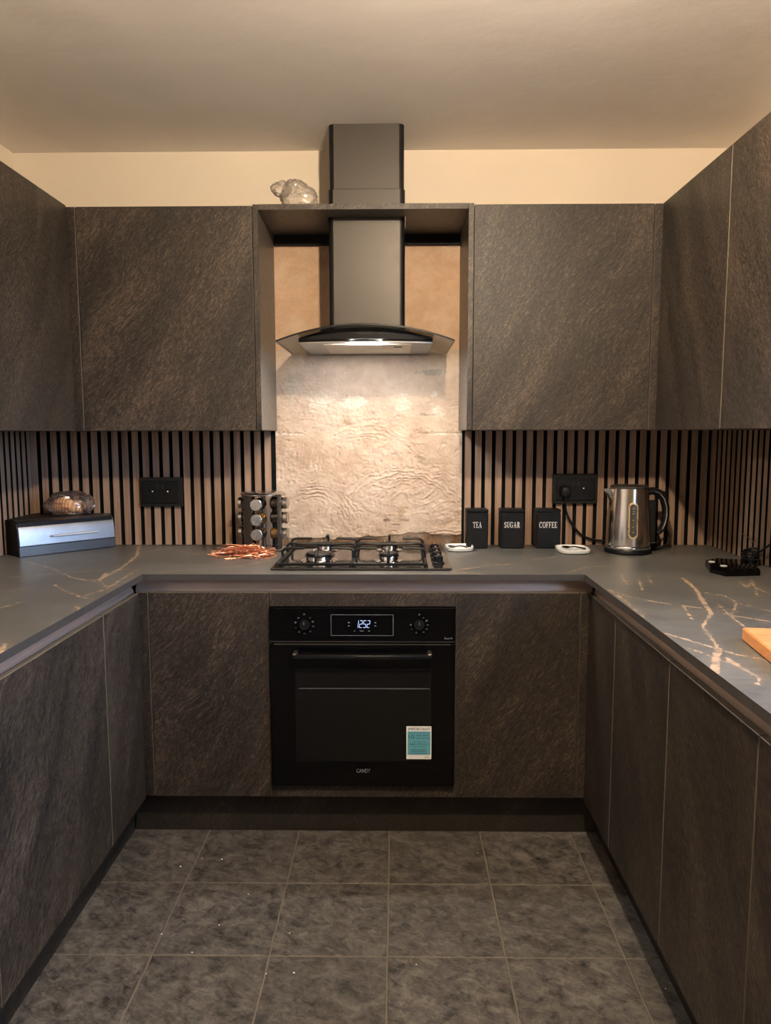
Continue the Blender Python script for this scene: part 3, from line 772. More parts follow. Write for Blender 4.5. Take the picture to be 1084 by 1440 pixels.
# ------------------------------------------------------------------ oven
t = thing('oven', (-0.1075, -0.35, 0.194), 'built-in black glass oven with lit clock below the hob', 'oven')
def OX(px): return -0.405 + (px - 380) / 259.0 * 0.595
def OZ(py): return 0.789 - (py - 854) / 251.0 * 0.595
OYF = -0.613
MB().box(-0.403, 0.188, -0.592, -0.05, 0.196, 0.787).build('cavity_body', 'black_matt', t)
b = MB().box(-0.405, 0.190, OYF, -0.5925, OZ(899.5), 0.789, 0.0015)
cp = b.build('control_panel', 'gloss_black', t)
MB().box(-0.404, 0.189, OYF - 0.0004, OYF + 0.004, OZ(901.2), OZ(900.1)).build('trim_line', 'dark_steel', t)
b = MB().box(-0.405, 0.190, OYF - 0.002, -0.5925, 0.1942, OZ(903.5), 0.002)
dr = b.build('oven_door', 'gloss_black', t)
MB().box(-0.390, 0.175, OYF - 0.0026, OYF + 0.004, OZ(904.7), OZ(903.4)).build('door_trim', 'dark_steel', dr)
OP = OYF - 0.0022
b = MB().box(OX(415), OX(606), OP - 0.0006, OP + 0.001, OZ(1069), OZ(938), 0.0004); b.build('window_panel', 'oven_window', dr)
MB().box(OX(420), OX(604), OP - 0.0012, OP - 0.0003, OZ(966), OZ(964.8)).build('rack_line', 'dim_print', dr)
b = MB(); hz_ = OZ(916)
b.box(OX(414), OX(606), OYF - 0.048, OYF - 0.034, hz_ - 0.009, hz_ + 0.007, 0.004)
hd = b.build('door_handle', 'black', dr, smooth=40)
for px in (417, 603):
    MB().box(OX(px) - 0.007, OX(px) + 0.007, OYF - 0.046, OYF - 0.001, hz_ - 0.008, hz_ + 0.010, 0.003).build('handle_post', 'dark_steel', hd)
for px in (429, 589):
    b = MB(); x, z = OX(px), OZ(877)
    for r, y0, y1 in ((0.0165, OYF, OYF - 0.004), (0.0135, OYF - 0.004, OYF - 0.016)): b.cyl((x, y0, z), (x, y1, z), r, 24)
    kb = b.build('control_knob', 'black', t, smooth=40)
    b = MB(); b.box(x - 0.0008, x + 0.0008, OYF - 0.0166, OYF - 0.0158, z + 0.003, z + 0.012); b.build('pointer', 'grey_print', kb)
    b = MB()
    angs = [90, 50, 20, -10, -50, -90, -125, 200, 165, 130] if px == 429 else [90, 60, 30, 0, -30, -60, -110, -150, 180]
    for q, a in enumerate(angs):
        rr = 0.029 if px == 429 else 0.027
        if q == 0: rr = 0.034
        u, w = x + rr * math.cos(math.radians(a)), z + rr * math.sin(math.radians(a)); s = 0.0030 if (q % 3 != 1) else 0.0022
        b.box(u - s, u + s, OYF - 0.0006, OYF - 0.0001, w - s * (0.5 if q % 2 else 0.9), w + s * (0.5 if q % 2 else 0.9))
    b.build('dial_marks', 'dim_print', cp)
# display
b = MB(); dx0, dx1, dz0, dz1 = OX(466), OX(553), OZ(892), OZ(863); lw = 0.0011; yy0, yy1 = OYF - 0.0006, OYF - 0.0001
b.box(dx0, dx1, yy0, yy1, dz0, dz0 + lw); b.box(dx0, dx1, yy0, yy1, dz1 - lw, dz1); b.box(dx0, dx0 + lw, yy0, yy1, dz0, dz1); b.box(dx1 - lw, dx1, yy0, yy1, dz0, dz1)
for px, py, wd, hh in ((491, 874, 3, 1.2), (491, 878.5, 2.5, 1.2), (528, 874, 2.5, 1.2), (528, 878.5, 2.5, 1.2), (499, 885.5, 1.8, .8), (509, 885.5, 5.5, .8), (519, 885.5, 2.2, 1.2)):
    b.box(OX(px - wd / 2), OX(px + wd / 2), yy0, yy1, OZ(py + hh / 2), OZ(py - hh / 2))
b.build('display_frame', 'grey_print', cp)
SEG = {'1': 'bc', '2': 'abged', '5': 'afgcd'}
b = MB(); zt, zm, zl = OZ(871.2), OZ(876), OZ(880.8)
for i, ch in enumerate('1252'):
    x0 = OX(500.3 + 5.3 * i); x1 = OX(500.3 + 5.3 * i + 3.3); g = 0.00072
    def sl(p, z): return p + (z - zl) * 0.12
    for s_ in SEG[ch]:
        if s_ in 'agd':
            z = {'a': zt, 'g': zm, 'd': zl}[s_]
            q = [(sl(x0, z), z - g), (sl(x1, z), z - g), (sl(x1, z), z + g), (sl(x0, z), z + g)]
        else:
            xx = x1 if s_ in 'bc' else x0; za, zb_ = (zm, zt) if s_ in 'bf' else (zl, zm)
            q = [(sl(xx, za) - g, za), (sl(xx, za) + g, za), (sl(xx, zb_) + g, zb_), (sl(xx, zb_) - g, zb_)]
        b.add([(u, OYF - 0.0007, w) for u, w in q], [(0, 1, 2, 3)])
b.build('clock_digits', 'digits', cp)
b = text_mb(MB(), 'CANDY', OX(500.5), OX(520), OZ(1085), OZ(1079.6), lambda u, v: (u, OP - 0.0006, v)); b.build('brand_lettering', 'grey_print', dr)
b = text_mb(MB(), 'Smart Fi', OX(624), OX(635), OZ(897), OZ(894), lambda u, v: (u, OYF - 0.0005, v)); b.build('small_lettering', 'grey_print', cp)
# sticker
st = MB().box(OX(571.3), OX(606.6), OP - 0.0016, OP - 0.0007, OZ(1065), OZ(1018.3)).build('sticker', 'white_print', dr)
SY = OP - 0.0019
MB().box(OX(573), OX(605.2), SY, SY + 0.0002, OZ(1058.8), OZ(1025.4)).build('sticker_panel', 'teal', st)
pf = lambda u, v: (u, SY - 0.0002, v)
b = MB(); text_mb(b, 'IMPORTANT', OX(574), OX(605), OZ(1024.3), OZ(1020.3), pf); text_mb(b, 'CANDY', OX(596), OX(604), OZ(1063), OZ(1061.4), pf); b.build('sticker_heading', 'dark_print', st)
b = MB(); text_mb(b, '10', OX(575), OX(582.5), OZ(1035.8), OZ(1030.3), pf); text_mb(b, 'YEAR PARTS', OX(584), OX(603.5), OZ(1032.4), OZ(1030), pf)
text_mb(b, 'GUARANTEE', OX(584), OX(603.5), OZ(1036.2), OZ(1033.8), pf); text_mb(b, 'REGISTER YOUR APPLIANCE', OX(576), OX(603), OZ(1028.3), OZ(1026.6), pf)
text_mb(b, 'CALL FREE NOW', OX(580), OX(598.5), OZ(1041.2), OZ(1039.4), pf); text_mb(b, '0800 479 6271', OX(575.5), OX(602.5), OZ(1045.2), OZ(1042.3), pf)
text_mb(b, 'MON TO SUN 8-8', OX(580), OX(598), OZ(1048.2), OZ(1046.5), pf)
for py in (1051.5, 1054, 1056.5): b.box(OX(577), OX(600), SY - 0.0002, SY, OZ(py + .35), OZ(py - .35))
b.build('sticker_text', 'navy_print', st)

# ------------------------------------------------------------------ hob
HZ = TOP + 0.0085
t = thing('gas_hob', (-0.1125, -0.307, TOP), 'black four-burner gas hob below the cooker hood', 'hob')
b = MB(); b.box(-0.4075, 0.1825, -0.562, -0.050, TOP + 0.0008, HZ, 0.003); b.build('hob_plate', 'hob_glass', t)
for x, y, r in ((-0.262, -0.425, 0.050), (-0.024, -0.425, 0.036), (-0.262, -0.190, 0.036), (-0.024, -0.190, 0.036)):
    b = MB().lathe(x, y, [(r + 0.014, HZ), (r + 0.013, HZ + 0.003), (r + 0.002, HZ + 0.005), (r * 0.9, HZ + 0.006), (r * 0.86, HZ + 0.017), (r, HZ + 0.018), (r, HZ + 0.021)], 28)
    bn = b.build('burner', 'chrome', t, smooth=30)
    b = MB().lathe(x, y, [(r * 0.88, HZ + 0.0212), (r * 0.90, HZ + 0.0265), (r * 0.82, HZ + 0.0295), (r * 0.3, HZ + 0.030)], 28); b.build('burner_cap', 'iron', bn, smooth=30)
    b = MB().cyl((x - r * 0.5, y + r + 0.004, HZ), (x - r * 0.5, y + r + 0.004, HZ + 0.030), 0.002, 6); b.build('igniter', 'white', bn)
def arm(b, p0, d, rise, ln, dip=0.0):
    """riser from the frame then a bar pointing inward"""
    p0 = Vector(p0); d = Vector(d); up = Vector((0, 0, rise))
    b.tube([p0, p0 + up * 0.75, p0 + up * 0.94 + d * 0.008, p0 + up + d * 0.022, p0 + up + d * (ln * 0.6) - Vector((0, 0, dip)), p0 + up + d * ln - Vector((0, 0, dip))], 0.0047, 8)
for x0, x1, bx in ((-0.388, -0.146, -0.262), (-0.140, 0.100, -0.024)):
    b = MB(); zf = HZ + 0.008; y0, y1 = -0.535, -0.082
    b.tube([(x0, y0, zf), (x1, y0, zf), (x1, y1, zf), (x0, y1, zf), (x0, y0 - 0.0001, zf)], 0.0052, 8)
    gr = b.build('pan_support', 'iron', t, smooth=40)
    for fx in (x0, x1):
        for fy in (y0, y1):
            MB().cyl((fx, fy, HZ + 0.0005), (fx, fy, zf), 0.006, 8).build('rubber_foot', 'iron', gr)
    for y in (-0.425, -0.307, -0.190):
        ln = 0.075 if y != -0.307 else 0.118
        for s, xx in ((1, x0), (-1, x1)):
            b = MB(); arm(b, (xx, y, zf), (s, 0, 0), 0.036, ln, 0.004 if y == -0.307 else 0); b.build('arm', 'iron', gr, smooth=40)
    for y, s in ((y0, 1), (y1, -1)):
        b = MB(); arm(b, (bx, y, zf), (0, s, 0), 0.036, 0.060); b.build('arm', 'iron', gr, smooth=40)
for y in (-0.215, -0.300, -0.385, -0.470):
    b = MB().lathe(0.143, y, [(0.021, HZ + 0.0003), (0.0205, HZ + 0.004), (0.0165, HZ + 0.007), (0.0155, HZ + 0.024), (0.013, HZ + 0.026)], 20)
    kn = b.build('knob', 'black', t, smooth=35)
    b = MB().box(0.143 - 0.0035, 0.143 + 0.0035, y - 0.015, y + 0.015, HZ + 0.0262, HZ + 0.031, 0.001); b.build('knob_grip', 'dark_steel', kn)

# ------------------------------------------------------------------ canisters
def glyph(ch):
    """serif capital as quads in a unit-height box; returns (quads, width)"""
    Q = []
    def r(x0, x1, y0, y1): Q.append([(x0, y0), (x1, y0), (x1, y1), (x0, y1)])
    def arc(cx, cy, rx, ry, a0, a1, w0, w1, n=14):
        pr = None
        for i in range(n + 1):
            a = math.radians(a0 + (a1 - a0) * i / n); w = w0 + (w1 - w0) * abs(math.cos(a))
            o = (cx + rx * math.cos(a), cy + ry * math.sin(a)); q = (cx + (rx - w) * math.cos(a), cy + (ry - w * 0.8) * math.sin(a))
            if pr: Q.append([pr[0], o, q, pr[1]])
            pr = (o, q)
    def stem(x, w=0.17): r(x, x + w, 0, 1); r(x - 0.08, x + w + 0.08, 0, 0.07); r(x - 0.08, x + w + 0.08, 0.93, 1)
    if ch == 'T': stem(0.36); r(0, 0.89, 0.92, 1); r(0, 0.08, 0.74, 1); r(0.81, 0.89, 0.74, 1); return Q, 0.89
    if ch in 'EF':
        stem(0.10); r(0.1, 0.72, 0.92, 1); r(0.64, 0.72, 0.76, 1); r(0.1, 0.52, 0.46, 0.54); r(0.46, 0.53, 0.38, 0.62)
        if ch == 'E': r(0.1, 0.76, 0, 0.08); r(0.68, 0.76, 0, 0.26)
        return Q, 0.76 if ch == 'E' else 0.72
    if ch == 'A':
        Q.append([(0.10, 0), (0.18, 0), (0.47, 0.86), (0.44, 1)]); Q.append([(0.66, 0), (0.86, 0), (0.52, 1), (0.42, 1)])
        r(0.24, 0.70, 0.30, 0.38); r(0, 0.28, 0, 0.06); r(0.56, 0.96, 0, 0.06); return Q, 0.96
    if ch == 'S':
        arc(0.33, 0.74, 0.28, 0.26, 30, 270, 0.10, 0.15); arc(0.33, 0.27, 0.30, 0.27, 90, -150, 0.10, 0.16); r(0.52, 0.58, 0.72, 0.98); r(0.04, 0.10, 0.02, 0.28); return Q, 0.64
    if ch == 'U':
        r(0.1, 0.27, 0.3, 1); r(0.66, 0.74, 0.3, 1); arc(0.42, 0.32, 0.32, 0.33, 180, 360, 0.09, 0.12); r(0.02, 0.36, 0.93, 1); r(0.56, 0.84, 0.93, 1); return Q, 0.86
    if ch in 'GC':
        arc(0.46, 0.5, 0.46, 0.52, 42, 318, 0.07, 0.18); r(0.78, 0.84, 0.66, 0.98)
        if ch == 'G': r(0.68, 0.84, 0.08, 0.45); r(0.56, 0.94, 0.40, 0.47); return Q, 0.94
        return Q, 0.88
    if ch == 'O': arc(0.47, 0.5, 0.47, 0.52, 0, 360, 0.07, 0.18, 26); return Q, 0.94
    if ch == 'R':
        stem(0.10); arc(0.38, 0.74, 0.32, 0.26, 90, -90, 0.07, 0.16); r(0.2, 0.4, 0.92, 1); r(0.2, 0.4, 0.48, 0.55)
        Q.append([(0.34, 0.5), (0.50, 0.5), (0.84, 0), (0.64, 0)]); r(0.64, 0.92, 0, 0.06); return Q, 0.92
def canister(x0, x1, word, tx0, tx1, lab):
    yf, yb = -0.105, -0.030; z1 = 1.052
    t = thing('canister', ((x0 + x1) / 2, (yf + yb) / 2, TOP), lab, 'canister', None)
    b = MB().box(x0, x1, yf, yb, TOP + 0.0006, z1 - 0.012, 0.003); b.build('body', 'black', t)
    b = MB().box(x0 - 0.0006, x1 + 0.0006, yf - 0.0006, yb + 0.0006, z1 - 0.0115, z1, 0.003); b.build('lid', 'black', t)
    G = [glyph(c) for c in word]; sp = 0.12; tot = sum(w for _, w in G) + sp * (len(G) - 1); x = 0; hgt = 0.0225; z0 = 0.9815
    b = MB()
    for q, w in G:
        for p in q:
            pts = [(tx0 + (x + u) / tot * (tx1 - tx0), yf - 0.0004, z0 + v * hgt) for u, v in p]
            e = [Vector(k) for k in pts]; n = (e[1] - e[0]).cross(e[2] - e[0])
            b.add(pts, [(0, 1, 2, 3) if n.y < 0 else (3, 2, 1, 0)])
        x += w + sp
    lt = b.build('lettering', 'white_print', t); lt['label'] = 'white serif word ' + word
canister(0.2725, 0.3550, 'TEA', 0.296, 0.330, 'black canister marked TEA in white serif letters')
canister(0.4040, 0.4930, 'SUGAR', 0.416, 0.477, 'black canister marked SUGAR in white serif letters')
canister(0.5410, 0.6320, 'COFFEE', 0.550, 0.618, 'black canister marked COFFEE in white serif letters')

# ------------------------------------------------------------------ spoon rests and spoons
def spoon_rest(x, y, w, d, lab):
    b = MB().lathe(x, y, [(0.86, 0.0006), (0.95, 0.004), (1.0, 0.014), (0.985, 0.016), (0.955, 0.0145), (0.90, 0.007), (0.55, 0.0055), (0.05, 0.0055)], 48, 0, w / 2, d / 2, 3.4, z0=TOP)
    one('spoon_rest', 'white', b, lab, 'spoon rest', None, 40, (x, y, TOP))
def spoon(p, ang, ln, lab, bowl, mats):
    """bowl at p; handle runs along ang"""
    t = thing('teaspoon', p, lab, 'spoon')
    T = Matrix.Translation(p) @ Matrix.Rotation(ang, 4, 'Z')
    b = MB(); b.T = T; rows = []
    for i in range(9):
        v = -1 + 2 * i / 8; row = []
        wd = math.sqrt(max(0.0, 1 - v * v)) * 0.013 + 0.0012
        for j in range(9):
            u = -1 + 2 * j / 8
            row.append((v * 0.020, u * wd, 0.006 + 0.0055 * (u * u * (1 - v * v) + v * v) ))
        rows.append(row)
    b.grid(rows, flip=True); b.grid([[(a, c, z - 0.0012) for a, c, z in r_] for r_ in rows]); b.build('bowl', mats[0], t, smooth=60)
    b = MB(); b.T = T
    b.tube([(0.018, 0, 0.011), (0.035, 0, 0.0155), (0.055, 0, 0.0185), (ln, 0, 0.018)], [0.0025, 0.0022, 0.003, 0.0045], 8, flat=1.0); b.build('handle', mats[1], t, smooth=50)
spoon_rest(0.242, -0.130, 0.108, 0.120, 'white ceramic spoon rest between the hob and tea canister')
spoon_rest(0.662, -0.175, 0.118, 0.150, 'white ceramic spoon rest in front of the coffee canister')
spoon((0.216, -0.115, TOP + 0.0015), -0.95, 0.085, 'teaspoon on the spoon rest next to the hob', 0, ('dark_steel', 'dark_steel'))
spoon((0.650, -0.125, TOP + 0.0015), -1.15, 0.110, 'teaspoon on the spoon rest by the coffee canister', 0, ('black', 'dark_steel'))  # black bowl colour stands for a dark reflection in the metal

# ------------------------------------------------------------------ kettle
KX, KY = 0.866, -0.180
t = thing('kettle', (KX, KY, TOP), 'brushed steel electric kettle with black handle', 'kettle')
b = MB().lathe(KX, KY, [(0.080, 0.0006), (0.0855, 0.004), (0.0855, 0.012), (0.082, 0.018)], 40, z0=TOP); b.build('power_base', 'black', t, smooth=40)
b = MB().lathe(KX, KY, [(0.0815, 0.0185), (0.0828, 0.021), (0.0828, 0.027), (0.0805, 0.030)], 48, z0=TOP); b.build('base_ring', 'chrome', t, smooth=40)
prof = [(0.0800, 0.0305), (0.0795, 0.05), (0.0775, 0.10), (0.0745, 0.15), (0.0710, 0.20), (0.0690, 0.236), (0.0685, 0.240)]
b = MB().lathe(KX, KY, prof, 56, z0=TOP); bd = b.build('body', 'kettle', t, smooth=40)
b = MB().lathe(KX, KY, [(0.0680, 0.2405), (0.0695, 0.243), (0.0690, 0.248), (0.062, 0.2505), (0.01, 0.2525)], 48, z0=TOP); b.build('lid', 'dark_steel', t, smooth=40)
def krad(z):
    for (r0, z0), (r1, z1) in zip(prof[:-1], prof[1:]):
        if z0 <= z <= z1: return r0 + (r1 - r0) * (z - z0) / (z1 - z0)
    return 0.07
b = MB(); rows = []                                   # spout: a beak pulled out of the rim
for i in range(7):
    k = i / 6; z = 0.185 + 0.053 * k; o = 0.030 * k ** 1.3; row = []
    for j in range(9):
        a = -1 + 2 * j / 8; ang = PI + a * 0.36; rr = krad(z) - 0.001 + (o + 0.0015) * (1 - abs(a)) ** 0.9
        row.append((KX + rr * math.cos(ang), KY + rr * math.sin(ang), TOP + z))
    rows.append(row)
b.grid(rows, flip=True); b.build('spout', 'kettle', t, smooth=60)
# handle loop
hp = [(0.062, 0.222), (0.085, 0.230), (0.108, 0.222), (0.126, 0.200), (0.136, 0.168), (0.137, 0.135), (0.131, 0.105), (0.122, 0.084), (0.110, 0.072)]
b = MB().tube([(KX + u, KY, TOP + z) for u, z in hp], [0.013, 0.014, 0.0145, 0.0140, 0.0135, 0.0130, 0.012, 0.011, 0.009], 12, flat=1.15)
hd = b.build('handle', 'black', t, smooth=50)
b = MB().tube([(KX + u - 0.001, KY - 0.0150, TOP + z + 0.001) for u, z in hp[1:-1]], [0.002] + [0.003] * 5 + [0.002], 8); b.build('chrome_trim', 'chrome', hd, smooth=50)
b = MB().box(KX + 0.112, KX + 0.130, KY - 0.008, KY + 0.008, TOP + 0.216, TOP + 0.229, 0.003); b.build('lid_button', 'black', hd)
b = MB(); b.box(KX + 0.070, KX + 0.098, KY - 0.016, KY + 0.016, TOP + 0.031, TOP + 0.195, 0.006); b.build('handle_back', 'black_matt', t, smooth=30)
b = MB(); b.box(KX + 0.080, KX + 0.100, KY - 0.018, KY - 0.012, TOP + 0.036, TOP + 0.041, 0.001); b.build('switch_tip', 'chrome', t)
# water gauge on the front, leaning with the body
ga = math.radians(-95)
def kpt(z, du, dr):
    r = krad(z) + dr; a = ga + du / r
    return (KX + r * math.cos(a), KY + r * math.sin(a), TOP + z)
def capsule(z0, z1, w, n=10):
    p = []
    for i in range(n + 1): a = PI * i / n; p.append((w * math.cos(a), z1 - w + w * math.sin(a)))
    for i in range(n + 1): a = PI + PI * i / n; p.append((w * math.cos(a), z0 + w + w * math.sin(a)))
    return p
co, ci = capsule(0.060, 0.192, 0.0180), capsule(0.066, 0.186, 0.0125); n = len(co)
b = MB()
vs = [kpt(z, u, 0.0004) for u, z in co] + [kpt(z, u, 0.0030) for u, z in [(u * .93, z) for u, z in co]] + [kpt(z, u, 0.0030) for u, z in ci] + [kpt(z, u, 0.0012) for u, z in ci]
b.add(vs, [(k * n + i, k * n + (i + 1) % n, (k + 1) * n + (i + 1) % n, (k + 1) * n + i) for k in range(3) for i in range(n)])
b.build('gauge_rim', 'gold', t, smooth=50)
b = MB(); h_ = len(ci) // 2
zz = np.linspace(0.0665, 0.1855, 15); rows = []
for z in zz:
    e = 0.0125; 
    if z > 0.186 - 0.0125: e = math.sqrt(max(1e-8, 0.0125 ** 2 - (z - 0.1735) ** 2))
    if z < 0.066 + 0.0125: e = math.sqrt(max(1e-8, 0.0125 ** 2 - (z - 0.0785) ** 2))
    rows.append([kpt(z, u * e, 0.0013) for u in (-1, -0.5, 0, 0.5, 1)])
b.grid(rows); gw = b.build('water_gauge', 'gauge', t, smooth=60)
b = MB()
for z, w in ((0.170, .004), (0.160, .003), (0.152, .004), (0.128, .0035), (0.104, .003), (0.084, .004)):
    b.add([kpt(z - 0.0012, -w, 0.0016), kpt(z - 0.0012, w, 0.0016), kpt(z + 0.0012, w, 0.0016), kpt(z + 0.0012, -w, 0.0016)], [(0, 1, 2, 3)])
b.build('gauge_marks', 'grey_print', gw)
b = MB(); pts = [(KX + 0.080, KY + 0.02, 0.006), (KX + 0.115, KY + 0.035, 0.004), (KX + 0.150, KY + 0.045, 0.012), (KX + 0.172, KY + 0.05, 0.04), (KX + 0.165, KY + 0.06, 0.075),
        (KX + 0.148, KY + 0.07, 0.09), (KX + 0.140, KY + 0.08, 0.06), (KX + 0.150, KY + 0.085, 0.02), (KX + 0.120, KY + 0.09, 0.004), (KX + 0.06, KY + 0.115, 0.004), (KX - 0.02, KY + 0.128, 0.010)]
def smooth_path(P, n=5):
    P = [Vector(p) for p in P]; out = []
    for i in range(len(P) - 1):
        p0, p1, p2, p3 = P[max(i - 1, 0)], P[i], P[i + 1], P[min(i + 2, len(P) - 1)]
        for k in range(n):
            s = k / n
            out.append(0.5 * ((2 * p1) + (p2 - p0) * s + (2 * p0 - 5 * p1 + 4 * p2 - p3) * s * s + (3 * p1 - p0 - 3 * p2 + p3) * s ** 3))
    return out + [P[-1]]
b.tube(smooth_path([(a, c, TOP + z) for a, c, z in pts]), 0.0036, 8); b.build('cord', 'black', t, smooth=60)

# ------------------------------------------------------------------ sockets and plug
def socket(x0, x1, z0, z1, lab):
    yb_, yf = -0.0215, -0.040
    t = thing('wall_socket', ((x0 + x1) / 2, yb_, z0), lab, 'socket')
    b = MB().box(x0, x1, yf, yb_, z0, z1, 0.002); b.build('surround', 'black_matt', t)
    b = MB().box(x0 + 0.012, x1 - 0.012, yf - 0.008, yf - 0.0002, z0 + 0.014, z1 - 0.014, 0.002); fp = b.build('face_plate', 'black', t)
    cx, cz = (x0 + x1) / 2, (z0 + z1) / 2; y = yf - 0.008
    for s in (-1, 1):
        b = MB().box(cx + s * 0.009 - 0.0055, cx + s * 0.009 + 0.0055, y - 0.003, y - 0.0002, cz + 0.010, cz + 0.030, 0.001); b.build('rocker_switch', 'black_matt', t)
        b = MB()
        for dx, dz, w, h in ((0, 0.012, .002, .0045), (-0.011, -0.008, .0035, .002), (0.011, -0.008, .0035, .002)):
            b.box(cx + s * 0.041 + dx - w, cx + s * 0.041 + dx + w, y - 0.0003, y - 0.0001, cz - 0.006 + dz - h, cz - 0.006 + dz + h)
        b.build('pin_holes', 'felt', fp)
    for s in (-1, 1):
        b = MB().lathe(0, 0, [(0.0026, 0), (0.0022, 0.001)], 10)
        b = MB(); b.cyl((cx + s * 0.030, y - 0.0001, cz + 0.003), (cx + s * 0.030, y - 0.0012, cz + 0.003), 0.0026, 10); b.build('screw', 'chrome', fp)
socket(-1.006, -0.839, 1.057, 1.172, 'empty black double wall socket between the bread bin and spice rack')
socket(0.613, 0.787, 1.068, 1.184, 'black double wall socket with a plug in it, above the coffee canister')
t = thing('power_plug', (0.657, -0.05, 1.09), 'black plug with a cable in the double socket by the kettle', 'plug')
b = MB(); b.T = Matrix.Translation((0.657, -0.0487, 1.118)) @ Matrix.Rotation(PI / 2, 4, 'X')
b.lathe(0, 0, [(1.0, 0), (1.0, 0.010), (0.93, 0.020), (0.70, 0.026), (0.1, 0.028)], 28, 0, 0.0215, 0.0225, 3.0); b.build('plug_body', 'black', t, smooth=40)
b = MB().tube(smooth_path([(0.657, -0.060, 1.100), (0.659, -0.060, 1.070), (0.666, -0.050, 1.035), (0.690, -0.040, 0.990), (0.728, -0.036, 0.945), (0.775, -0.034, 0.926), (0.820, -0.038, 0.921), (0.845, -0.050, 0.916)]), 0.0038, 8)
b.build('cable', 'black', t, smooth=60)

# ------------------------------------------------------------------ spice carousel
RX, RY = -0.499, -0.155
t = thing('spice_rack', (RX, RY, TOP), 'round steel revolving spice rack with jars beside the hob', 'spice rack')
b = MB().lathe(RX, RY, [(0.084, 0.0006), (0.086, 0.004), (0.085, 0.010), (0.070, 0.013)], 40, z0=TOP); b.build('base_disc', 'steel', t, smooth=40)
b = MB().lathe(RX, RY, [(0.080, 0.2130), (0.086, 0.2150), (0.086, 0.2190), (0.078, 0.2240), (0.03, 0.2250)], 40, z0=TOP); b.build('top_disc', 'steel', t, smooth=40)
b = MB().cyl((RX, RY, TOP + 0.013), (RX, RY, TOP + 0.213), 0.008, 12); b.build('spindle', 'dark_steel', t, smooth=40)
def panel(a0, a1, r=0.079):
    b = MB(); n = 6; po = []; pi_ = []
    for i in range(n + 1):
        a = math.radians(a0 + (a1 - a0) * i / n); po.append((RX + r * math.cos(a), RY + r * math.sin(a))); pi_.append((RX + (r - 0.0015) * math.cos(a), RY + (r - 0.0015) * math.sin(a)))
    b.prism(po + pi_[::-1], TOP + 0.013, TOP + 0.2128); return b.build('panel', 'dark_steel', t, smooth=40)
panel(-150, -112); panel(-40, -22); panel(50, 68); panel(140, 158)
spice = ['spice_brown', 'spice_yellow', 'spice_dark']
FACES = ((-97, 'facing the room'), (-7, 'facing the hob'), (-187, 'facing the socket'))
for fi, (deg, where) in enumerate(FACES):
    a = math.radians(deg); d = Vector((math.cos(a), math.sin(a), 0))
    for k, (zz_, lev) in enumerate(((0.973, 'bottom'), (1.028, 'middle'), (1.083, 'top'))):
        if fi == 1 and k == 0: zz_ = 0.968
        c0 = Vector((RX, RY, zz_)) + d * 0.030; c1 = Vector((RX, RY, zz_)) + d * 0.082
        jt = thing('spice_jar', tuple(c0), f'glass spice jar with steel lid, {lev} of the rack column {where}', 'jar', 'jars in the spice rack')
        b = MB().tube([c0, c0 + d * 0.004, c0 + d * 0.044, c0 + d * 0.050, c1 - d * 0.001], [0.0195, 0.0225, 0.0225, 0.0185, 0.0185], 20); b.build('glass', 'jar_glass', jt, smooth=35)
        b = MB().tube([c0 + d * 0.0015, c0 + d * 0.0042, c0 + d * 0.036], [0.0175, 0.0208, 0.0208], 16); b.build('contents', spice[(k + fi) % 3], jt, smooth=35)
        b = MB().tube([c1, c1 + d * 0.011, c1 + d * 0.0125], [0.0222, 0.0222, 0.0205], 24); b.build('lid', 'steel', jt, smooth=35)

# ------------------------------------------------------------------ copper scraps
rg = random.Random(11); variants = []
for q in range(10):
    ln = rg.uniform(0.055, 0.115); p = [Vector((-ln / 2, 0, 0))]
    for k in range(1, 5):
        p.append(Vector((-ln / 2 + ln * k / 4, rg.uniform(-0.006, 0.006), rg.uniform(-0.003, 0.003))))
    variants.append(MB().tube(p, rg.choice((0.0012, 0.0016, 0.0021)), 6).mesh('copper_scrap', 'copper', smooth=60))
for k in range(150):
    u = rg.gauss(0, 1); v = rg.gauss(0, 1)
    x = -0.552 + max(-0.090, min(0.075, u * 0.052)); y = -0.272 + max(-0.065, min(0.040, v * 0.032))
    hgt = 0.040 * math.exp(-((x + 0.552) / 0.08) ** 2 - ((y + 0.272) / 0.045) ** 2)
    z = TOP + 0.004 + rg.random() * hgt
    o = place(rg.choice(variants), 'copper_scrap', None, (x, y, z))
    o.rotation_euler = (rg.uniform(0, 6), rg.gauss(0, 0.06), rg.gauss(0.12, 0.30) if k % 4 else rg.uniform(-1.1, 1.1))
    tag(o, 'thin bare copper wire scrap in the heap beside the spice rack', 'wire scrap', 'heap of copper wire scraps')

# ------------------------------------------------------------------ bread bin and bread
A = Vector((-1.352, -0.317, 0)); Bp = Vector((-1.103, -0.058, 0)); ex = (Bp - A).normalized(); ey = Vector((-ex.y, ex.x, 0)); BL = (Bp - A).length
BT = Matrix(((ex.x, ey.x, 0, A.x), (ex.y, ey.y, 0, A.y), (0, 0, 1, TOP), (0, 0, 0, 1)))     # local: x along the front, y inward
inv = BT.inverted()
t = thing('bread_bin', tuple(A + Vector((0, 0, TOP))), 'steel corner bread bin with black ends and a bar handle', 'bread bin')
def L2(x, y): p = inv @ Vector((x, y, TOP)); return (p.x, p.y)
back = [L2(-1.128, -0.0260), L2(-1.431, -0.0260), L2(-1.431, -0.252)]
foot = [(0.004, 0.012), (BL - 0.004, 0.012)] + back
b = MB(); b.T = BT; b.prism(foot, 0.0006, 0.122); b.build('case', 'black', t)
b = MB(); b.T = BT; b.box(0.0, BL, 0.0, 0.0115, 0.0006, 0.038, 0.002); b.build('lower_band', 'bin_dim_reflect', t)
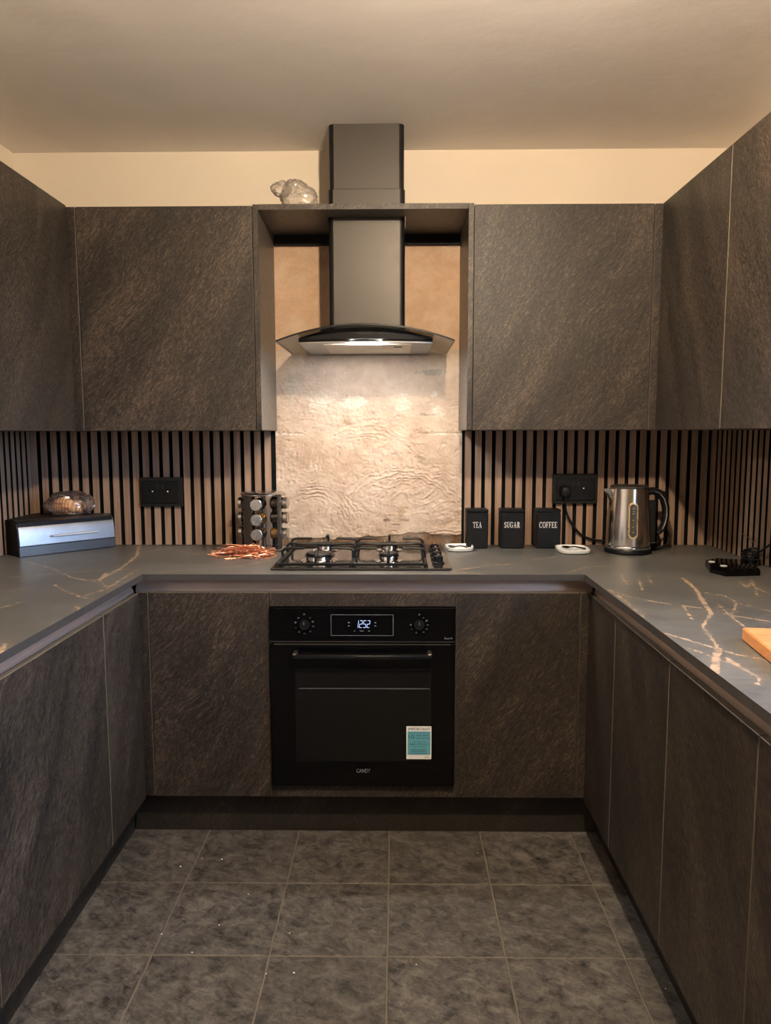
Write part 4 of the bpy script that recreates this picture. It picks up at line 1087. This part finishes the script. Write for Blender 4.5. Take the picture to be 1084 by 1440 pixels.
pr = [(0.001, 0.040), (0.004, 0.070), (0.009, 0.100), (0.016, 0.118), (0.028, 0.128), (0.045, 0.131)]
pr2 = [(a + 0.003, z - 0.003) for a, z in pr[::-1]]
b = MB(); b.T = BT; b.prism(pr + pr2, 0.004, BL - 0.001, axis=0); fl = b.build('flap', 'bin_steel', t, smooth=40)
b = MB(); b.T = BT; b.prism([(0.004, 0.045), (BL - 0.004, 0.045)] + back, 0.1225, 0.1300); b.build('top', 'black', t)
b = MB(); b.T = BT; b.prism([(0.001, 0.0395), (0.004, 0.070), (0.009, 0.1), (0.016, 0.119), (0.028, 0.129), (0.046, 0.132), (0.07, 0.132), (0.07, 0.0005), (0.0005, 0.0005)], -0.001, 0.003, axis=0); b.build('end_cap', 'black', t)
b = MB(); b.T = BT; b.tube([(0.115, -0.012, 0.069), (0.285, -0.012, 0.069)], 0.0038, 10); hdl = b.build('handle', 'bar', fl, smooth=40)
for x in (0.125, 0.275):
    b = MB(); b.T = BT; b.tube([(x, -0.010, 0.069), (x, 0.004, 0.069)], 0.0028, 8); b.build('handle_post', 'chrome', hdl)

def blob(c, r, seed, amp, nu=36, nv=24, flatz=1.0, crease=6.0, ridged=True, floor_z=None):
    rows = []
    for i in range(nv + 1):
        ph = -PI / 2 + PI * i / nv; row = []
        for j in range(nu + 1):
            a = 2 * PI * (j % nu) / nu
            d = Vector((math.cos(ph) * math.cos(a), math.cos(ph) * math.sin(a), math.sin(ph)))
            n1 = mnoise.noise(d * crease * 0.35 + Vector((seed, 0, 0))); n2 = mnoise.noise(d * crease + Vector((0, seed, 0)))
            n3 = mnoise.noise(d * crease * 2.4 + Vector((0, 0, seed)))
            k = 1 + amp * (0.7 * n1 + ((1 - abs(n2) * 2.2) if ridged else n2) * 0.55 + 0.25 * n3)
            p = Vector((c[0] + d.x * r[0] * k, c[1] + d.y * r[1] * k, c[2] + d.z * r[2] * k))
            if floor_z is not None: p.z = max(p.z, floor_z + 0.0006 + 0.0008 * abs(n3))
            row.append(tuple(p))
        rows.append(row)
    return rows
ZB_ = TOP + 0.132
bc = A + ex * 0.215 + ey * 0.072
for nm, dx, dz, rr, sd, lab in (('bread_roll', -0.026, 0.036, (0.050, 0.032, 0.033), 3, 'golden ribbed bread roll in the clear bag, lying on its side'),
                               ('bread_roll', 0.038, 0.028, (0.026, 0.030, 0.026), 8, 'small orange bread roll in the clear bag, nearest the bag tail')):
    c = bc + ex * dx; b = MB(); b.grid(blob((c.x, c.y, ZB_ + dz), rr, sd, 0.12, 28, 18, 1, 5.0, False, ZB_ + 0.003))
    one('bread_roll', 'bread', b, lab, 'bread', None, 80, (c.x, c.y, ZB_ + 0.003))
t = thing('bread_bag', (bc.x, bc.y, ZB_), 'crumpled clear plastic bread bag on top of the bread bin', 'bag')
b = MB(); b.T = Matrix.Translation((bc.x, bc.y, ZB_ + 0.043)) @ Matrix.Rotation(math.atan2(ex.y, ex.x) - 0.35, 4, 'Z')
b.grid(blob((0, 0, 0), (0.080, 0.052, 0.047), 5, 0.20, 44, 30, 1, 4.2, True, -0.043)); b.build('film', 'bread_film', t, smooth=60)
b = MB(); b.T = Matrix.Translation((bc.x + 0.068, bc.y + 0.012, ZB_ + 0.042)) @ Matrix.Rotation(0.3, 4, 'Y')
b.grid(blob((0, 0, 0), (0.022, 0.018, 0.030), 9, 0.35, 20, 14, 1, 6.0, True)); b.build('tail', 'bread_film', t, smooth=60)

# ------------------------------------------------------------------ plastic bag on the niche
b = MB(); zt = 2.1105
b.grid(blob((-0.335, -0.275, zt + 0.034), (0.060, 0.050, 0.056), 21, 0.30, 48, 32, 1, 3.4, True, zt))
b.grid(blob((-0.392, -0.285, zt + 0.064), (0.030, 0.022, 0.024), 33, 0.40, 28, 20, 1, 3.2, True, zt))
one('plastic_bag', 'bag', b, 'crumpled clear plastic bag on top of the hood niche', 'bag', None, 60, (-0.335, -0.265, zt))

# ------------------------------------------------------------------ black appliance, cable tangle, chopping board
t = thing('flat_appliance', (1.09, -0.54, TOP), 'flat black appliance with two round silver buttons near the cable tangle', 'appliance')
fp_ = [(1.000, -0.590), (1.022, -0.655), (1.135, -0.640), (1.190, -0.480), (1.080, -0.440), (1.030, -0.480)]
cxm, cym = 1.09, -0.54
b = MB(); n = len(fp_)
rowsz = [(1.0, 0.0006), (1.0, 0.014), (0.96, 0.021), (0.90, 0.0235)]
vs = [(cxm + (x - cxm) * k, cym + (y - cym) * k, TOP + z) for k, z in rowsz for x, y in fp_]
fs = [(r * n + i, r * n + (i + 1) % n, (r + 1) * n + (i + 1) % n, (r + 1) * n + i) for r in range(3) for i in range(n)] + [tuple(range(n - 1, -1, -1)), tuple(3 * n + i for i in range(n))]
b.add(vs, fs); b.build('case', 'gloss_black', t, smooth=25)
for x, y in ((1.030, -0.530), (1.036, -0.605)):
    b = MB().lathe(x, y, [(0.0105, 0.0238), (0.0105, 0.026), (0.008, 0.027)], 18, z0=TOP); b.build('button', 'grey_button', t, smooth=40)
t = thing('cable_tangle', (1.20, -0.43, TOP), 'tangled black cable with adapter against the slatted side wall', 'cable')
rg = random.Random(5); pts = []
for k in range(34):
    a = k * 1.25; rr = 0.018 + 0.012 * rg.random()
    pts.append((1.196 + rr * math.cos(a) * 0.8, -0.440 + rr * math.sin(a) * 1.6, TOP + 0.006 + 0.058 * rg.random() * (0.4 + 0.6 * k / 34)))
b = MB().tube(smooth_path(pts, 4), 0.0030, 7); b.build('coil', 'black', t, smooth=60)
b = MB().tube(smooth_path([pts[-1], (1.198, -0.470, TOP + 0.040), (1.205, -0.510, TOP + 0.062), (1.216, -0.560, TOP + 0.10), (1.222, -0.62, TOP + 0.15)]), 0.0032, 7); b.build('lead', 'black', t, smooth=60)
b = MB().box(1.184, 1.210, -0.466, -0.436, TOP + 0.0006, TOP + 0.026, 0.004); b.build('adapter', 'black_matt', t)
b = MB().tube(smooth_path([(1.19, -0.455, TOP + 0.03), (1.205, -0.445, TOP + 0.075), (1.19, -0.41, TOP + 0.095), (1.185, -0.39, TOP + 0.10)]), 0.0012, 5); b.build('twist_tie', 'dark_steel', t)
b = MB(); b.T = Matrix.Translation((0.745, -1.357, TOP)) @ Matrix.Rotation(math.radians(-7.5), 4, 'Z')
b.box(0.0, 0.40, -0.28, 0.0, 0.0006, 0.028, 0.003); one('chopping_board', 'board', b, 'thick orange-brown wooden chopping board on the veined worktop', 'chopping board', None, None, (0.745, -1.357, TOP))

# ------------------------------------------------------------------ ceiling lamp (above the frame; it lights the room)
t = thing('ceiling_lamp', (0.20, -1.89, 2.27), 'small ceiling lamp with a warm bare bulb on a round rose', 'lamp')
b = MB().lathe(0.20, -1.89, [(0.018, 2.368), (0.045, 2.385), (0.050, 2.4055)], 28); b.build('ceiling_rose', 'frame', t, smooth=40)
b = MB().cyl((0.20, -1.89, 2.310), (0.20, -1.89, 2.370), 0.016, 16); b.build('lamp_holder', 'frame', t, smooth=40)
b = MB().lathe(0.20, -1.89, [(0.004, 2.232), (0.022, 2.237), (0.034, 2.249), (0.038, 2.266), (0.034, 2.283), (0.022, 2.298), (0.014, 2.310)], 24); b.build('bulb', 'bulb', t, smooth=60)

# ------------------------------------------------------------------ plaster crumbs on the floor
CR = [(-0.671,-0.759),(-0.616,-0.712),(-0.551,-0.719),(-0.432,-0.895),(-0.485,-1.033),(-0.632,-1.07),(-0.287,-1.063),(-0.53,-1.14),(-0.255,-1.21),(-0.324,-1.214),(0.264,-0.674),(0.052,-1.177),(0.655,-1.252)]
rg = random.Random(2)
cv = []
for q in range(3):
    b = MB(); b.grid(blob((0, 0, 0.0016), (0.0042, 0.0030, 0.0020), q * 3 + 1, 0.35, 10, 6, 1, 3.0, False, 0.0)); cv.append(b.mesh('plaster_crumb', 'white_print'))
for k, (x, y) in enumerate(CR):
    o = place(cv[k % 3], 'plaster_crumb', None, (x, y, 0.0006)); s = rg.uniform(0.3, 0.75); o.scale = (s, s, s); o.rotation_euler.z = rg.uniform(0, 6)
    tag(o, 'tiny white plaster crumb on the dark floor tiles', 'crumb', 'plaster crumbs on the floor')
